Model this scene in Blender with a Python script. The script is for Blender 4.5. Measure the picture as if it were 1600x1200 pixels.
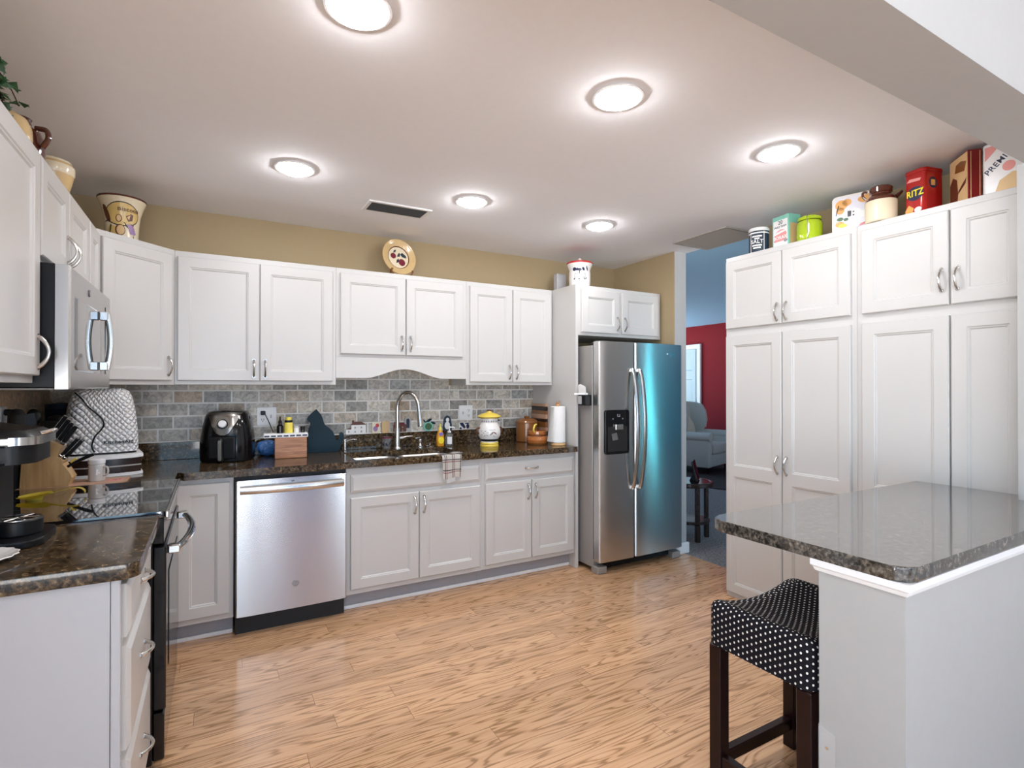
import bpy, bmesh, math, random
from mathutils import Vector, Matrix
for _o in list(bpy.data.objects): bpy.data.objects.remove(_o, do_unlink=True)
SC = bpy.context.scene
COL = SC.collection
PI = math.pi
R = math.radians
random.seed(7)
V = Vector

# ------------------------------------------------------------------ camera
cam = bpy.data.cameras.new('camera'); cam_o = bpy.data.objects.new('camera', cam); COL.objects.link(cam_o)
cam.sensor_width = 36.0; cam.lens = 829.0 * 36.0 / 1600.0; cam.clip_start = 0.02; cam.clip_end = 200
cam_o.location = (0.81, -3.86, 1.36); cam_o.rotation_euler = (R(90.3), 0, R(-29.3))
SC.camera = cam_o
# ------------------------------------------------------------------ world, daylight, exposure
SC.view_settings.view_transform = 'Standard'; SC.view_settings.look = 'None'
SC.view_settings.exposure = 0.1; SC.view_settings.gamma = 1.0; SC.view_settings.use_curve_mapping = False
SC.cycles.use_denoising = True
SC.cycles.max_bounces = 10; SC.cycles.diffuse_bounces = 6; SC.cycles.glossy_bounces = 5; SC.cycles.transmission_bounces = 8
SC.cycles.sample_clamp_indirect = 6.0; SC.cycles.caustics_reflective = False; SC.cycles.caustics_refractive = False
world = bpy.data.worlds.new('world'); SC.world = world; world.use_nodes = True
wn = world.node_tree.nodes; wl = world.node_tree.links
wbg = wn['Background']
SKY, GROUND_GLOW, LAMPS = 4.0, 13.0, 108.0        # strengths: sky, glowing ground added to light the ceiling, ceiling lamps
wtc = wn.new('ShaderNodeTexCoord'); wsep = wn.new('ShaderNodeSeparateXYZ'); wrmp = wn.new('ShaderNodeValToRGB')
wl.new(wtc.outputs['Generated'], wsep.inputs[0])
wadd = wn.new('ShaderNodeMath'); wadd.operation = 'MULTIPLY_ADD'; wadd.inputs[1].default_value = 0.5; wadd.inputs[2].default_value = 0.5
wl.new(wsep.outputs['Z'], wadd.inputs[0]); wl.new(wadd.outputs[0], wrmp.inputs[0])
wcr = wrmp.color_ramp
wcr.elements[0].position = 0.0; wcr.elements[0].color = (0.74 * GROUND_GLOW, 0.765 * GROUND_GLOW, 0.80 * GROUND_GLOW, 1)
wcr.elements[1].position = 1.0; wcr.elements[1].color = (0.30 * SKY, 0.55 * SKY, 1.0 * SKY, 1)
e = wcr.elements.new(0.495); e.color = (0.74 * GROUND_GLOW, 0.765 * GROUND_GLOW, 0.80 * GROUND_GLOW, 1)
e = wcr.elements.new(0.505); e.color = (0.50 * SKY, 0.78 * SKY, 1.0 * SKY, 1)
wl.new(wrmp.outputs[0], wbg.inputs[0]); wbg.inputs[1].default_value = 1.0
def portal(name, loc, rot, sx, sy):
    l = bpy.data.lights.new(name, 'AREA'); l.shape = 'RECTANGLE'; l.size = sx; l.size_y = sy; l.cycles.is_portal = True
    o = bpy.data.objects.new(name, l); COL.objects.link(o); o.location = loc; o.rotation_euler = rot
# daylight through the dining room's glass doors, living room windows and unseen added windows
portal('daylight_dining_left', (-1.58, -5.75, 1.25), (R(90), 0, R(-90)), 4.3, 2.3)
portal('daylight_dining_door', (-0.15, -8.02, 1.25), (R(90), 0, 0), 2.5, 2.3)
portal('daylight_dining_corner', (3.65, -8.02, 1.25), (R(90), 0, 0), 0.9, 2.3)
portal('daylight_living', (8.43, -5.68, 1.2), (R(90), 0, R(90)), 0.30, 2.1)
portal('daylight_living_back', (6.5, 4.48, 1.37), (R(90), 0, R(180)), 3.0, 1.65)
portal('daylight_living_south', (6.4, -6.18, 1.2), (R(90), 0, 0), 3.4, 2.1)

# ------------------------------------------------------------------ materials
MATS = {}
def newmat(name):
    m = bpy.data.materials.new(name); m.use_nodes = True; MATS[name] = m
    return m, m.node_tree.nodes, m.node_tree.links, m.node_tree.nodes['Principled BSDF']
def pm(name, col, rough=0.5, metal=0.0, spec=0.5, coat=0.0, trans=0.0, ior=1.5, noise=0.03, scale=30.0, bump=0.0, bscale=None, emit=None, estr=0.0, aniso=0.0, alpha=1.0, sheen=0.0):
    m, n, l, b = newmat(name)
    b.inputs['Roughness'].default_value = rough; b.inputs['Metallic'].default_value = metal
    b.inputs['Specular IOR Level'].default_value = spec; b.inputs['Coat Weight'].default_value = coat
    b.inputs['Coat Roughness'].default_value = 0.03
    b.inputs['Transmission Weight'].default_value = trans; b.inputs['IOR'].default_value = ior
    b.inputs['Anisotropic'].default_value = aniso; b.inputs['Alpha'].default_value = alpha
    if sheen: b.inputs['Sheen Weight'].default_value = sheen
    tc = n.new('ShaderNodeTexCoord'); nz = n.new('ShaderNodeTexNoise'); nz.inputs['Scale'].default_value = scale; nz.inputs['Detail'].default_value = 3
    l.new(tc.outputs['Object'], nz.inputs['Vector'])
    mx = n.new('ShaderNodeMix'); mx.data_type = 'RGBA'
    c = V(col[:3]); a = [max(0, x * (1 - noise)) for x in c]; d = [min(1, x * (1 + noise)) for x in c]
    mx.inputs[6].default_value = (*a, 1); mx.inputs[7].default_value = (*d, 1)
    l.new(nz.outputs['Fac'], mx.inputs[0]); l.new(mx.outputs[2], b.inputs['Base Color'])
    if bump:
        nb = n.new('ShaderNodeTexNoise'); nb.inputs['Scale'].default_value = bscale or scale; nb.inputs['Detail'].default_value = 4
        l.new(tc.outputs['Object'], nb.inputs['Vector'])
        bp = n.new('ShaderNodeBump'); bp.inputs['Strength'].default_value = bump; bp.inputs['Distance'].default_value = 0.01
        l.new(nb.outputs['Fac'], bp.inputs['Height']); l.new(bp.outputs[0], b.inputs['Normal'])
    if emit:
        b.inputs['Emission Color'].default_value = (*emit, 1); b.inputs['Emission Strength'].default_value = estr
    return m
pm('white_paint', (0.575, 0.566, 0.552), 0.32, noise=0.015, scale=6)
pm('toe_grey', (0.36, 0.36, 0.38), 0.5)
pm('panel_grey', (0.50, 0.50, 0.52), 0.45, noise=0.015)
pm('trim_white', (0.82, 0.82, 0.82), 0.35)
pm('tan_wall', (0.385, 0.295, 0.17), 0.75, bump=0.04, bscale=120)
pm('ceiling_paint', (0.89, 0.90, 0.935), 0.9, bump=0.04, bscale=45, noise=0.02)
pm('grey_paint', (0.425, 0.42, 0.41), 0.7, bump=0.03, bscale=140)
pm('daylit_blue_paint', (0.36, 0.64, 0.88), 0.8)  # cool daylight put into the living room ceiling's colour
pm('red_wall_paint', (0.24, 0.014, 0.020), 0.8, spec=0.2)
pm('door_white', (0.46, 0.60, 0.63), 0.4)
pm('black_plastic', (0.007, 0.007, 0.008), 0.34, spec=0.25)
pm('black_gloss', (0.005, 0.005, 0.006), 0.12, spec=0.4)
pm('black_matte', (0.015, 0.014, 0.014), 0.6)
pm('cooktop_glass', (0.006, 0.006, 0.008), 0.03, spec=1.0, coat=1.0)
pm('chrome', (0.80, 0.80, 0.80), 0.10, metal=1.0)
pm('nickel', (0.62, 0.60, 0.57), 0.24, metal=1.0)
pm('sink_steel', (0.78, 0.77, 0.75), 0.28, metal=0.9)
pm('white_ceramic', (0.82, 0.80, 0.77), 0.15, coat=0.4)
pm('cream_ceramic', (0.75, 0.66, 0.48), 0.18, coat=0.4)
pm('tan_ceramic', (0.62, 0.44, 0.21), 0.2, coat=0.4, noise=0.12, scale=12)
pm('brown_ceramic', (0.085, 0.022, 0.012), 0.12, coat=0.6)
pm('white_plastic', (0.82, 0.82, 0.82), 0.35)
pm('yellow_plastic', (0.80, 0.66, 0.10), 0.35)
pm('yellow_glaze', (0.83, 0.62, 0.10), 0.2, coat=0.3)
pm('green_glaze', (0.40, 0.55, 0.015), 0.12, coat=0.5)
pm('navy_paint', (0.012, 0.030, 0.055), 0.45)
pm('dark_teal', (0.007, 0.026, 0.040), 0.5, spec=0.2, noise=0.2, scale=8)
pm('amber_wood', (0.42, 0.14, 0.035), 0.14, coat=0.5, noise=0.2, scale=10)
pm('blue_bag', (0.05, 0.16, 0.42), 0.25, bump=0.6, bscale=40, noise=0.4)
pm('glass', (0.95, 0.96, 0.96), 0.02, trans=1.0, noise=0.0)
pm('clear_plastic', (0.9, 0.92, 0.92), 0.08, trans=0.9, noise=0.0)
pm('frost_glass', (0.85, 0.83, 0.80), 0.25, trans=0.35)
pm('orange_soap', (0.85, 0.38, 0.02), 0.15, trans=0.25)
pm('purple_label', (0.20, 0.15, 0.42), 0.4)
pm('paper', (0.85, 0.85, 0.84), 0.8, bump=0.15, bscale=60)
pm('light_wood', (0.60, 0.38, 0.17), 0.45, noise=0.12, scale=9)
pm('pink_wood', (0.50, 0.30, 0.20), 0.4, noise=0.12, scale=9)
pm('dark_wood', (0.024, 0.011, 0.008), 0.25, noise=0.25, scale=12)
pm('espresso', (0.014, 0.0045, 0.0045), 0.3, spec=0.25, noise=0.2, scale=12)
pm('brown_canister', (0.22, 0.085, 0.025), 0.22, coat=0.3, noise=0.1)
pm('copper', (0.62, 0.22, 0.07), 0.18, metal=1.0)
pm('red_tin', (0.42, 0.012, 0.010), 0.2, metal=0.2, coat=0.4)
pm('dark_red_tin', (0.20, 0.006, 0.006), 0.2, metal=0.2, coat=0.4)
pm('red_print', (0.50, 0.03, 0.03), 0.3)
pm('yellow_print', (0.85, 0.68, 0.03), 0.4)
pm('orange_print', (0.75, 0.38, 0.10), 0.4)
pm('tan_print', (0.66, 0.45, 0.22), 0.4)
pm('brown_print', (0.12, 0.035, 0.015), 0.4)
pm('black_print', (0.01, 0.01, 0.012), 0.4)
pm('navy_print', (0.012, 0.018, 0.06), 0.4)
pm('green_print', (0.05, 0.13, 0.05), 0.4)
pm('teal_print', (0.22, 0.56, 0.46), 0.4)
pm('grey_print', (0.30, 0.30, 0.32), 0.4)
pm('plum_print', (0.16, 0.012, 0.03), 0.3)
pm('lavender_print', (0.30, 0.18, 0.36), 0.4)
pm('white_print', (0.85, 0.85, 0.85), 0.4)
pm('pink_print', (0.75, 0.30, 0.28), 0.4)
pm('upholstery', (0.50, 0.48, 0.44), 0.9, bump=0.1, bscale=200, sheen=0.2)
pm('pillow_cream', (0.62, 0.56, 0.44), 0.9, bump=0.1, bscale=200)
pm('leaf_green', (0.018, 0.075, 0.022), 0.35, noise=0.5, scale=25)
pm('stem_brown', (0.05, 0.03, 0.015), 0.7)
pm('sky_print', (0.74, 0.74, 0.82), 0.4)
pm('vent_dark', (0.045, 0.055, 0.065), 0.4)
pm('vent_grey', (0.40, 0.38, 0.35), 0.5)
pm('rug_dark', (0.02, 0.012, 0.012), 0.95, bump=0.4, bscale=150)
pm('rug_white', (0.72, 0.72, 0.74), 0.95, bump=0.4, bscale=150)
pm('screen_dark', (0.01, 0.012, 0.02), 0.1)
pm('display_cyan', (0.02, 0.12, 0.16), 0.2, emit=(0.25, 0.8, 0.95), estr=0.8)
pm('lamp_lens', (0.9, 0.9, 0.9), 0.5, emit=(0.985, 0.98, 1.0), estr=LAMPS)
pm('knife_steel', (0.75, 0.75, 0.75), 0.15, metal=1.0)
pm('acrylic', (0.80, 0.80, 0.80), 0.10, noise=0.0, alpha=0.28)

def steel(name, col, rough, aniso=0.75, band=0.03):
    m, n, l, b = newmat(name)
    b.inputs['Metallic'].default_value = 1.0; b.inputs['Roughness'].default_value = rough
    b.inputs['Anisotropic'].default_value = aniso; b.inputs['Anisotropic Rotation'].default_value = 0.25
    tg = n.new('ShaderNodeTangent'); tg.direction_type = 'RADIAL'; tg.axis = 'Z'; l.new(tg.outputs[0], b.inputs['Tangent'])
    tc = n.new('ShaderNodeTexCoord'); mp = n.new('ShaderNodeMapping'); mp.inputs['Scale'].default_value = (2, 2, 260)
    nz = n.new('ShaderNodeTexNoise'); nz.inputs['Scale'].default_value = 3; nz.inputs['Detail'].default_value = 2
    l.new(tc.outputs['Object'], mp.inputs[0]); l.new(mp.outputs[0], nz.inputs['Vector'])
    mx = n.new('ShaderNodeMix'); mx.data_type = 'RGBA'
    mx.inputs[6].default_value = (*[x * (1 - band) for x in col], 1); mx.inputs[7].default_value = (*[min(1, x * (1 + band)) for x in col], 1)
    l.new(nz.outputs['Fac'], mx.inputs[0]); l.new(mx.outputs[2], b.inputs['Base Color'])
    # gentle waviness of the sheet, as the long smeared reflections show
    mp2 = n.new('ShaderNodeMapping'); mp2.inputs['Scale'].default_value = (3.0, 3.0, 0.7)
    nw = n.new('ShaderNodeTexNoise'); nw.inputs['Scale'].default_value = 1.4; nw.inputs['Detail'].default_value = 0
    l.new(tc.outputs['Object'], mp2.inputs[0]); l.new(mp2.outputs[0], nw.inputs['Vector'])
    bp = n.new('ShaderNodeBump'); bp.inputs['Strength'].default_value = 0.12; bp.inputs['Distance'].default_value = 0.02
    l.new(nw.outputs['Fac'], bp.inputs['Height']); l.new(bp.outputs[0], b.inputs['Normal'])
steel('stainless', (0.64, 0.63, 0.62), 0.22, aniso=0.92)
pm('stainless_side', (0.34, 0.325, 0.31), 0.38, metal=0.25)
pm('reflection_blue', (0.12, 0.36, 0.74), 0.7)  # blue put on the unseen wall to tint the dishwasher's reflection
pm('straw_print', (0.66, 0.47, 0.17), 0.25, coat=0.3, noise=0.15, scale=18)
pm('teal_cloth', (0.03, 0.20, 0.27), 0.9)
TG = pm('streak_tint_glass', (0.12, 0.92, 1.0), 0.0, trans=1.0, ior=1.02, spec=0.0, noise=0.0)  # cyan put into the pane for the streak the refrigerator reflects
steel('stainless_micro', (0.50, 0.485, 0.47), 0.26)

def granite(name, base, fleck, black, k=1.0, spec=0.5, coat=0.0):
    m, n, l, b = newmat(name)
    b.inputs['Roughness'].default_value = 0.10; b.inputs['Specular IOR Level'].default_value = spec; b.inputs['Coat Weight'].default_value = coat; b.inputs['Coat Roughness'].default_value = 0.03
    tc = n.new('ShaderNodeTexCoord')
    vo = n.new('ShaderNodeTexVoronoi'); vo.inputs['Scale'].default_value = 95 * k; l.new(tc.outputs['Object'], vo.inputs['Vector'])
    nz = n.new('ShaderNodeTexNoise'); nz.inputs['Scale'].default_value = 42 * k; nz.inputs['Detail'].default_value = 6; nz.inputs['Roughness'].default_value = 0.7
    l.new(tc.outputs['Object'], nz.inputs['Vector'])
    r1 = n.new('ShaderNodeValToRGB'); r1.color_ramp.elements[0].position = 0.38; r1.color_ramp.elements[0].color = (*black, 1)
    r1.color_ramp.elements[1].position = 0.72; r1.color_ramp.elements[1].color = (*fleck, 1)
    e = r1.color_ramp.elements.new(0.52); e.color = (*base, 1)
    l.new(nz.outputs['Fac'], r1.inputs[0])
    sp = n.new('ShaderNodeSeparateColor'); l.new(vo.outputs['Color'], sp.inputs[0])
    r2 = n.new('ShaderNodeValToRGB'); r2.color_ramp.elements[0].position = 0.0; r2.color_ramp.elements[0].color = (0.25, 0.25, 0.25, 1); r2.color_ramp.elements[1].position = 1.0; r2.color_ramp.elements[1].color = (1.5, 1.45, 1.35, 1)
    l.new(sp.outputs[0], r2.inputs[0])
    mx = n.new('ShaderNodeMix'); mx.data_type = 'RGBA'; mx.blend_type = 'MULTIPLY'; mx.inputs[0].default_value = 0.85
    l.new(r1.outputs[0], mx.inputs[6]); l.new(r2.outputs[0], mx.inputs[7]); l.new(mx.outputs[2], b.inputs['Base Color'])
granite('granite', (0.085, 0.055, 0.029), (0.25, 0.18, 0.105), (0.010, 0.007, 0.005), 1.5, 0.5)
granite('granite_island', (0.085, 0.076, 0.066), (0.24, 0.21, 0.18), (0.014, 0.013, 0.013), 1.4, 0.9, 0.8)

def math_(n, l, op, a, b=None):
    q = n.new('ShaderNodeMath'); q.operation = op
    for i, x in enumerate((a, b)):
        if x is None: continue
        if isinstance(x, (int, float)): q.inputs[i].default_value = x
        else: l.new(x, q.inputs[i])
    return q.outputs[0]
def tile(name, axis, warm_lit):
    m, n, l, b = newmat(name)
    b.inputs['Roughness'].default_value = 0.45
    tc = n.new('ShaderNodeTexCoord'); sp = n.new('ShaderNodeSeparateXYZ'); l.new(tc.outputs['Object'], sp.inputs[0])
    cb = n.new('ShaderNodeCombineXYZ'); l.new(sp.outputs[axis], cb.inputs[0]); l.new(sp.outputs['Z'], cb.inputs[1])
    mp = n.new('ShaderNodeMapping'); mp.inputs['Location'].default_value = (0.04, -1.02 % 0.078 - 0.004, 0)
    l.new(cb.outputs[0], mp.inputs[0])
    br = n.new('ShaderNodeTexBrick'); br.inputs['Scale'].default_value = 1.0; br.inputs['Brick Width'].default_value = 0.158; br.inputs['Row Height'].default_value = 0.078
    br.inputs['Mortar Size'].default_value = 0.0056; br.inputs['Mortar Smooth'].default_value = 0.25; br.inputs['Bias'].default_value = 0.0
    br.inputs['Color1'].default_value = (0, 0, 0, 1); br.inputs['Color2'].default_value = (1, 1, 1, 1); br.inputs['Mortar'].default_value = (0.5, 0.5, 0.5, 1)
    l.new(mp.outputs[0], br.inputs['Vector'])
    rp = n.new('ShaderNodeValToRGB'); cr = rp.color_ramp
    stops = [(0.0, (0.15, 0.145, 0.14)), (0.25, (0.26, 0.25, 0.235)), (0.45, (0.33, 0.30, 0.265)), (0.62, (0.22, 0.22, 0.22)), (0.8, (0.36, 0.34, 0.31)), (1.0, (0.25, 0.19, 0.14))]
    stops = [(p, (c[0] * 1.75, c[1] * 1.75, c[2] * 1.68)) for p, c in stops]
    if warm_lit: stops = [(p, (c[0] * 1.12, c[1] * 0.86, c[2] * 0.66)) for p, c in stops]
    cr.elements[0].position = 0; cr.elements[0].color = (*stops[0][1], 1); cr.elements[1].position = 1; cr.elements[1].color = (*stops[-1][1], 1)
    for p, c in stops[1:-1]:
        e = cr.elements.new(p); e.color = (*c, 1)
    l.new(br.outputs['Color'], rp.inputs[0])
    nz = n.new('ShaderNodeTexNoise'); nz.inputs['Scale'].default_value = 34; nz.inputs['Detail'].default_value = 7; nz.inputs['Roughness'].default_value = 0.65; nz.inputs['Distortion'].default_value = 0.8
    l.new(tc.outputs['Object'], nz.inputs['Vector'])
    r2 = n.new('ShaderNodeValToRGB'); r2.color_ramp.elements[0].position = 0.28; r2.color_ramp.elements[0].color = (0.42, 0.42, 0.42, 1); r2.color_ramp.elements[1].position = 0.66; r2.color_ramp.elements[1].color = (1.35, 1.33, 1.3, 1)
    l.new(nz.outputs['Fac'], r2.inputs[0])
    mx = n.new('ShaderNodeMix'); mx.data_type = 'RGBA'; mx.blend_type = 'MULTIPLY'; mx.inputs[0].default_value = 1.0
    l.new(rp.outputs[0], mx.inputs[6]); l.new(r2.outputs[0], mx.inputs[7])
    m2 = n.new('ShaderNodeMix'); m2.data_type = 'RGBA'; m2.inputs[7].default_value = (0.76, 0.74, 0.70, 1) if not warm_lit else (0.46, 0.38, 0.28, 1)
    l.new(br.outputs['Fac'], m2.inputs[0]); l.new(mx.outputs[2], m2.inputs[6]); l.new(m2.outputs[2], b.inputs['Base Color'])
    h = math_(n, l, 'SUBTRACT', math_(n, l, 'MULTIPLY', nz.outputs['Fac'], 0.35), br.outputs['Fac'])
    bp = n.new('ShaderNodeBump'); bp.inputs['Strength'].default_value = 0.55; bp.inputs['Distance'].default_value = 0.004
    l.new(h, bp.inputs['Height']); l.new(bp.outputs[0], b.inputs['Normal'])
tile('tile_back', 'X', False)
tile('tile_left', 'Y', True)  # same tile, with warm brownish light put into its colours

def woodfloor():
    m, n, l, b = newmat('oak_laminate')
    b.inputs['Roughness'].default_value = 0.22; b.inputs['Coat Weight'].default_value = 0.25; b.inputs['Coat Roughness'].default_value = 0.12
    tc = n.new('ShaderNodeTexCoord')
    br = n.new('ShaderNodeTexBrick'); br.offset = 0.0; br.inputs['Scale'].default_value = 1.0; br.inputs['Brick Width'].default_value = 1.25; br.inputs['Row Height'].default_value = 0.098
    br.inputs['Mortar Size'].default_value = 0.0008; br.inputs['Mortar Smooth'].default_value = 0.1; br.inputs['Bias'].default_value = 0.0
    br.inputs['Color1'].default_value = (0, 0, 0, 1); br.inputs['Color2'].default_value = (1, 1, 1, 1); br.inputs['Mortar'].default_value = (0.5, 0.5, 0.5, 1)
    sp = n.new('ShaderNodeSeparateXYZ'); l.new(tc.outputs['Object'], sp.inputs[0])
    wn_ = n.new('ShaderNodeTexWhiteNoise'); wn_.noise_dimensions = '1D'; l.new(math_(n, l, 'FLOOR', math_(n, l, 'DIVIDE', sp.outputs['Y'], 0.098)), wn_.inputs['W'])
    cb0 = n.new('ShaderNodeCombineXYZ'); l.new(math_(n, l, 'ADD', sp.outputs['X'], math_(n, l, 'MULTIPLY', wn_.outputs['Value'], 1.25)), cb0.inputs[0]); l.new(sp.outputs['Y'], cb0.inputs[1])
    l.new(cb0.outputs[0], br.inputs['Vector'])
    sc = n.new('ShaderNodeSeparateColor'); l.new(br.outputs['Color'], sc.inputs[0])
    rnd = sc.outputs[0]
    # cathedral grain: contour lines of a stretched noise, shifted from plank to plank
    cb = n.new('ShaderNodeCombineXYZ')
    l.new(math_(n, l, 'ADD', math_(n, l, 'MULTIPLY', sp.outputs['X'], 1.15), math_(n, l, 'MULTIPLY', rnd, 37.0)), cb.inputs[0])
    l.new(math_(n, l, 'ADD', math_(n, l, 'MULTIPLY', sp.outputs['Y'], 13.0), math_(n, l, 'MULTIPLY', rnd, 91.0)), cb.inputs[1])
    nz = n.new('ShaderNodeTexNoise'); nz.inputs['Scale'].default_value = 1.0; nz.inputs['Detail'].default_value = 2.0; nz.inputs['Roughness'].default_value = 0.45; nz.inputs['Distortion'].default_value = 0.25
    l.new(cb.outputs[0], nz.inputs['Vector'])
    sn = math_(n, l, 'SINE', math_(n, l, 'MULTIPLY', nz.outputs['Fac'], 85.0))
    fine = n.new('ShaderNodeTexNoise'); fine.inputs['Scale'].default_value = 1.0; fine.inputs['Detail'].default_value = 4
    mp = n.new('ShaderNodeMapping'); mp.inputs['Scale'].default_value = (4, 85, 1); l.new(tc.outputs['Object'], mp.inputs[0]); l.new(mp.outputs[0], fine.inputs['Vector'])
    g = math_(n, l, 'ADD', math_(n, l, 'MULTIPLY', math_(n, l, 'POWER', math_(n, l, 'ADD', math_(n, l, 'MULTIPLY', sn, 0.5), 0.5), 2.6), 0.40), math_(n, l, 'ADD', math_(n, l, 'MULTIPLY', fine.outputs['Fac'], 0.6), 0.08))
    rp = n.new('ShaderNodeValToRGB'); cr = rp.color_ramp
    cr.elements[0].position = 0.24; cr.elements[0].color = (0.70, 0.435, 0.25, 1); cr.elements[1].position = 0.80; cr.elements[1].color = (0.34, 0.185, 0.085, 1)
    e = cr.elements.new(0.55); e.color = (0.60, 0.345, 0.185, 1)
    l.new(g, rp.inputs[0])
    hv = n.new('ShaderNodeHueSaturation'); l.new(rp.outputs[0], hv.inputs['Color'])
    l.new(math_(n, l, 'ADD', math_(n, l, 'MULTIPLY', rnd, 0.22), 0.90), hv.inputs['Value'])
    mx = n.new('ShaderNodeMix'); mx.data_type = 'RGBA'; mx.inputs[7].default_value = (0.16, 0.075, 0.035, 1)
    l.new(br.outputs['Fac'], mx.inputs[0]); l.new(hv.outputs[0], mx.inputs[6]); l.new(mx.outputs[2], b.inputs['Base Color'])
woodfloor()
def carpet():
    m, n, l, b = newmat('carpet'); b.inputs['Roughness'].default_value = 0.95
    tc = n.new('ShaderNodeTexCoord'); nz = n.new('ShaderNodeTexNoise'); nz.inputs['Scale'].default_value = 60; nz.inputs['Detail'].default_value = 6
    l.new(tc.outputs['Object'], nz.inputs['Vector'])
    rp = n.new('ShaderNodeValToRGB'); rp.color_ramp.elements[0].position = 0.3; rp.color_ramp.elements[0].color = (0.10, 0.085, 0.08, 1); rp.color_ramp.elements[1].position = 0.7; rp.color_ramp.elements[1].color = (0.30, 0.27, 0.26, 1)
    l.new(nz.outputs['Fac'], rp.inputs[0]); l.new(rp.outputs[0], b.inputs['Base Color'])
    bp = n.new('ShaderNodeBump'); bp.inputs['Strength'].default_value = 0.6; l.new(nz.outputs['Fac'], bp.inputs['Height']); l.new(bp.outputs[0], b.inputs['Normal'])
carpet()
def woodgrain(name, a, c, axis, k=1.0, rough=0.4):
    m, n, l, b = newmat(name); b.inputs['Roughness'].default_value = rough
    tc = n.new('ShaderNodeTexCoord'); mp = n.new('ShaderNodeMapping'); s = [60 * k] * 3; s['XYZ'.index(axis)] = 6 * k
    mp.inputs['Scale'].default_value = s; l.new(tc.outputs['Object'], mp.inputs[0])
    nz = n.new('ShaderNodeTexNoise'); nz.inputs['Scale'].default_value = 1; nz.inputs['Detail'].default_value = 4; nz.inputs['Distortion'].default_value = 1.0
    l.new(mp.outputs[0], nz.inputs['Vector'])
    rp = n.new('ShaderNodeValToRGB'); rp.color_ramp.elements[0].position = 0.3; rp.color_ramp.elements[0].color = (*a, 1); rp.color_ramp.elements[1].position = 0.7; rp.color_ramp.elements[1].color = (*c, 1)
    l.new(nz.outputs['Fac'], rp.inputs[0]); l.new(rp.outputs[0], b.inputs['Base Color'])
woodgrain('box_wood', (0.27, 0.10, 0.045), (0.50, 0.23, 0.11), 'X')
woodgrain('block_wood', (0.46, 0.26, 0.10), (0.64, 0.42, 0.20), 'Z', 0.6)
def uvpat(name, kind):
    """patterns laid out on a UV map (polka dots, checked cloth, quilting)"""
    m, n, l, b = newmat(name); b.inputs['Roughness'].default_value = 0.85
    tc = n.new('ShaderNodeTexCoord'); sp = n.new('ShaderNodeSeparateXYZ'); l.new(tc.outputs['UV'], sp.inputs[0])
    u, v = sp.outputs['X'], sp.outputs['Y']
    mx = n.new('ShaderNodeMix'); mx.data_type = 'RGBA'
    if kind == 'dots':
        p = 0.032
        row = math_(n, l, 'FLOOR', math_(n, l, 'DIVIDE', v, 0.0088))
        off = math_(n, l, 'MULTIPLY', math_(n, l, 'MODULO', row, 2.0), 0.5)
        fu = math_(n, l, 'SUBTRACT', math_(n, l, 'FRACT', math_(n, l, 'ADD', math_(n, l, 'DIVIDE', u, p), off)), 0.5)
        fv = math_(n, l, 'MULTIPLY', math_(n, l, 'SUBTRACT', math_(n, l, 'FRACT', math_(n, l, 'DIVIDE', v, 0.0088)), 0.5), 0.0088 / p)
        d = math_(n, l, 'SQRT', math_(n, l, 'ADD', math_(n, l, 'MULTIPLY', fu, fu), math_(n, l, 'MULTIPLY', fv, fv)))
        f = math_(n, l, 'LESS_THAN', d, 0.0030 / p)
        mx.inputs[6].default_value = (0.010, 0.009, 0.012, 1); mx.inputs[7].default_value = (0.80, 0.76, 0.70, 1)
        b.inputs['Specular IOR Level'].default_value = 0.12
        l.new(f, mx.inputs[0]); l.new(mx.outputs[2], b.inputs['Base Color'])
    elif kind == 'check':
        def lines(x, period, at, w):
            fr = math_(n, l, 'FRACT', math_(n, l, 'DIVIDE', x, period))
            return math_(n, l, 'LESS_THAN', math_(n, l, 'ABSOLUTE', math_(n, l, 'SUBTRACT', fr, at)), w)
        black = math_(n, l, 'MAXIMUM', lines(u, 0.062, 0.40, 0.045), lines(v, 0.068, 0.40, 0.04))
        red = math_(n, l, 'MAXIMUM', lines(u, 0.062, 0.62, 0.04), lines(v, 0.068, 0.60, 0.035))
        mx.inputs[6].default_value = (0.82, 0.79, 0.74, 1); mx.inputs[7].default_value = (0.35, 0.10, 0.10, 1)
        l.new(red, mx.inputs[0])
        m2 = n.new('ShaderNodeMix'); m2.data_type = 'RGBA'; m2.inputs[7].default_value = (0.09, 0.06, 0.06, 1)
        l.new(black, m2.inputs[0]); l.new(mx.outputs[2], m2.inputs[6]); l.new(m2.outputs[2], b.inputs['Base Color'])
    else:
        p = 0.030
        a_ = math_(n, l, 'FRACT', math_(n, l, 'DIVIDE', math_(n, l, 'ADD', u, v), p)); c_ = math_(n, l, 'FRACT', math_(n, l, 'DIVIDE', math_(n, l, 'SUBTRACT', u, v), p))
        pa = math_(n, l, 'SINE', math_(n, l, 'MULTIPLY', a_, PI)); pc = math_(n, l, 'SINE', math_(n, l, 'MULTIPLY', c_, PI))
        h = math_(n, l, 'POWER', math_(n, l, 'MULTIPLY', pa, pc), 0.5)
        mx.inputs[6].default_value = (0.80, 0.80, 0.81, 1); mx.inputs[7].default_value = (0.82, 0.82, 0.82, 1)
        l.new(math_(n, l, 'GREATER_THAN', h, 0.25), mx.inputs[0]); l.new(mx.outputs[2], b.inputs['Base Color'])
        bp = n.new('ShaderNodeBump'); bp.inputs['Strength'].default_value = 1.0; bp.inputs['Distance'].default_value = 0.012
        l.new(h, bp.inputs['Height']); l.new(bp.outputs[0], b.inputs['Normal'])
uvpat('dot_fabric', 'dots'); uvpat('check_cloth', 'check'); uvpat('quilt', 'quilt')

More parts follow.
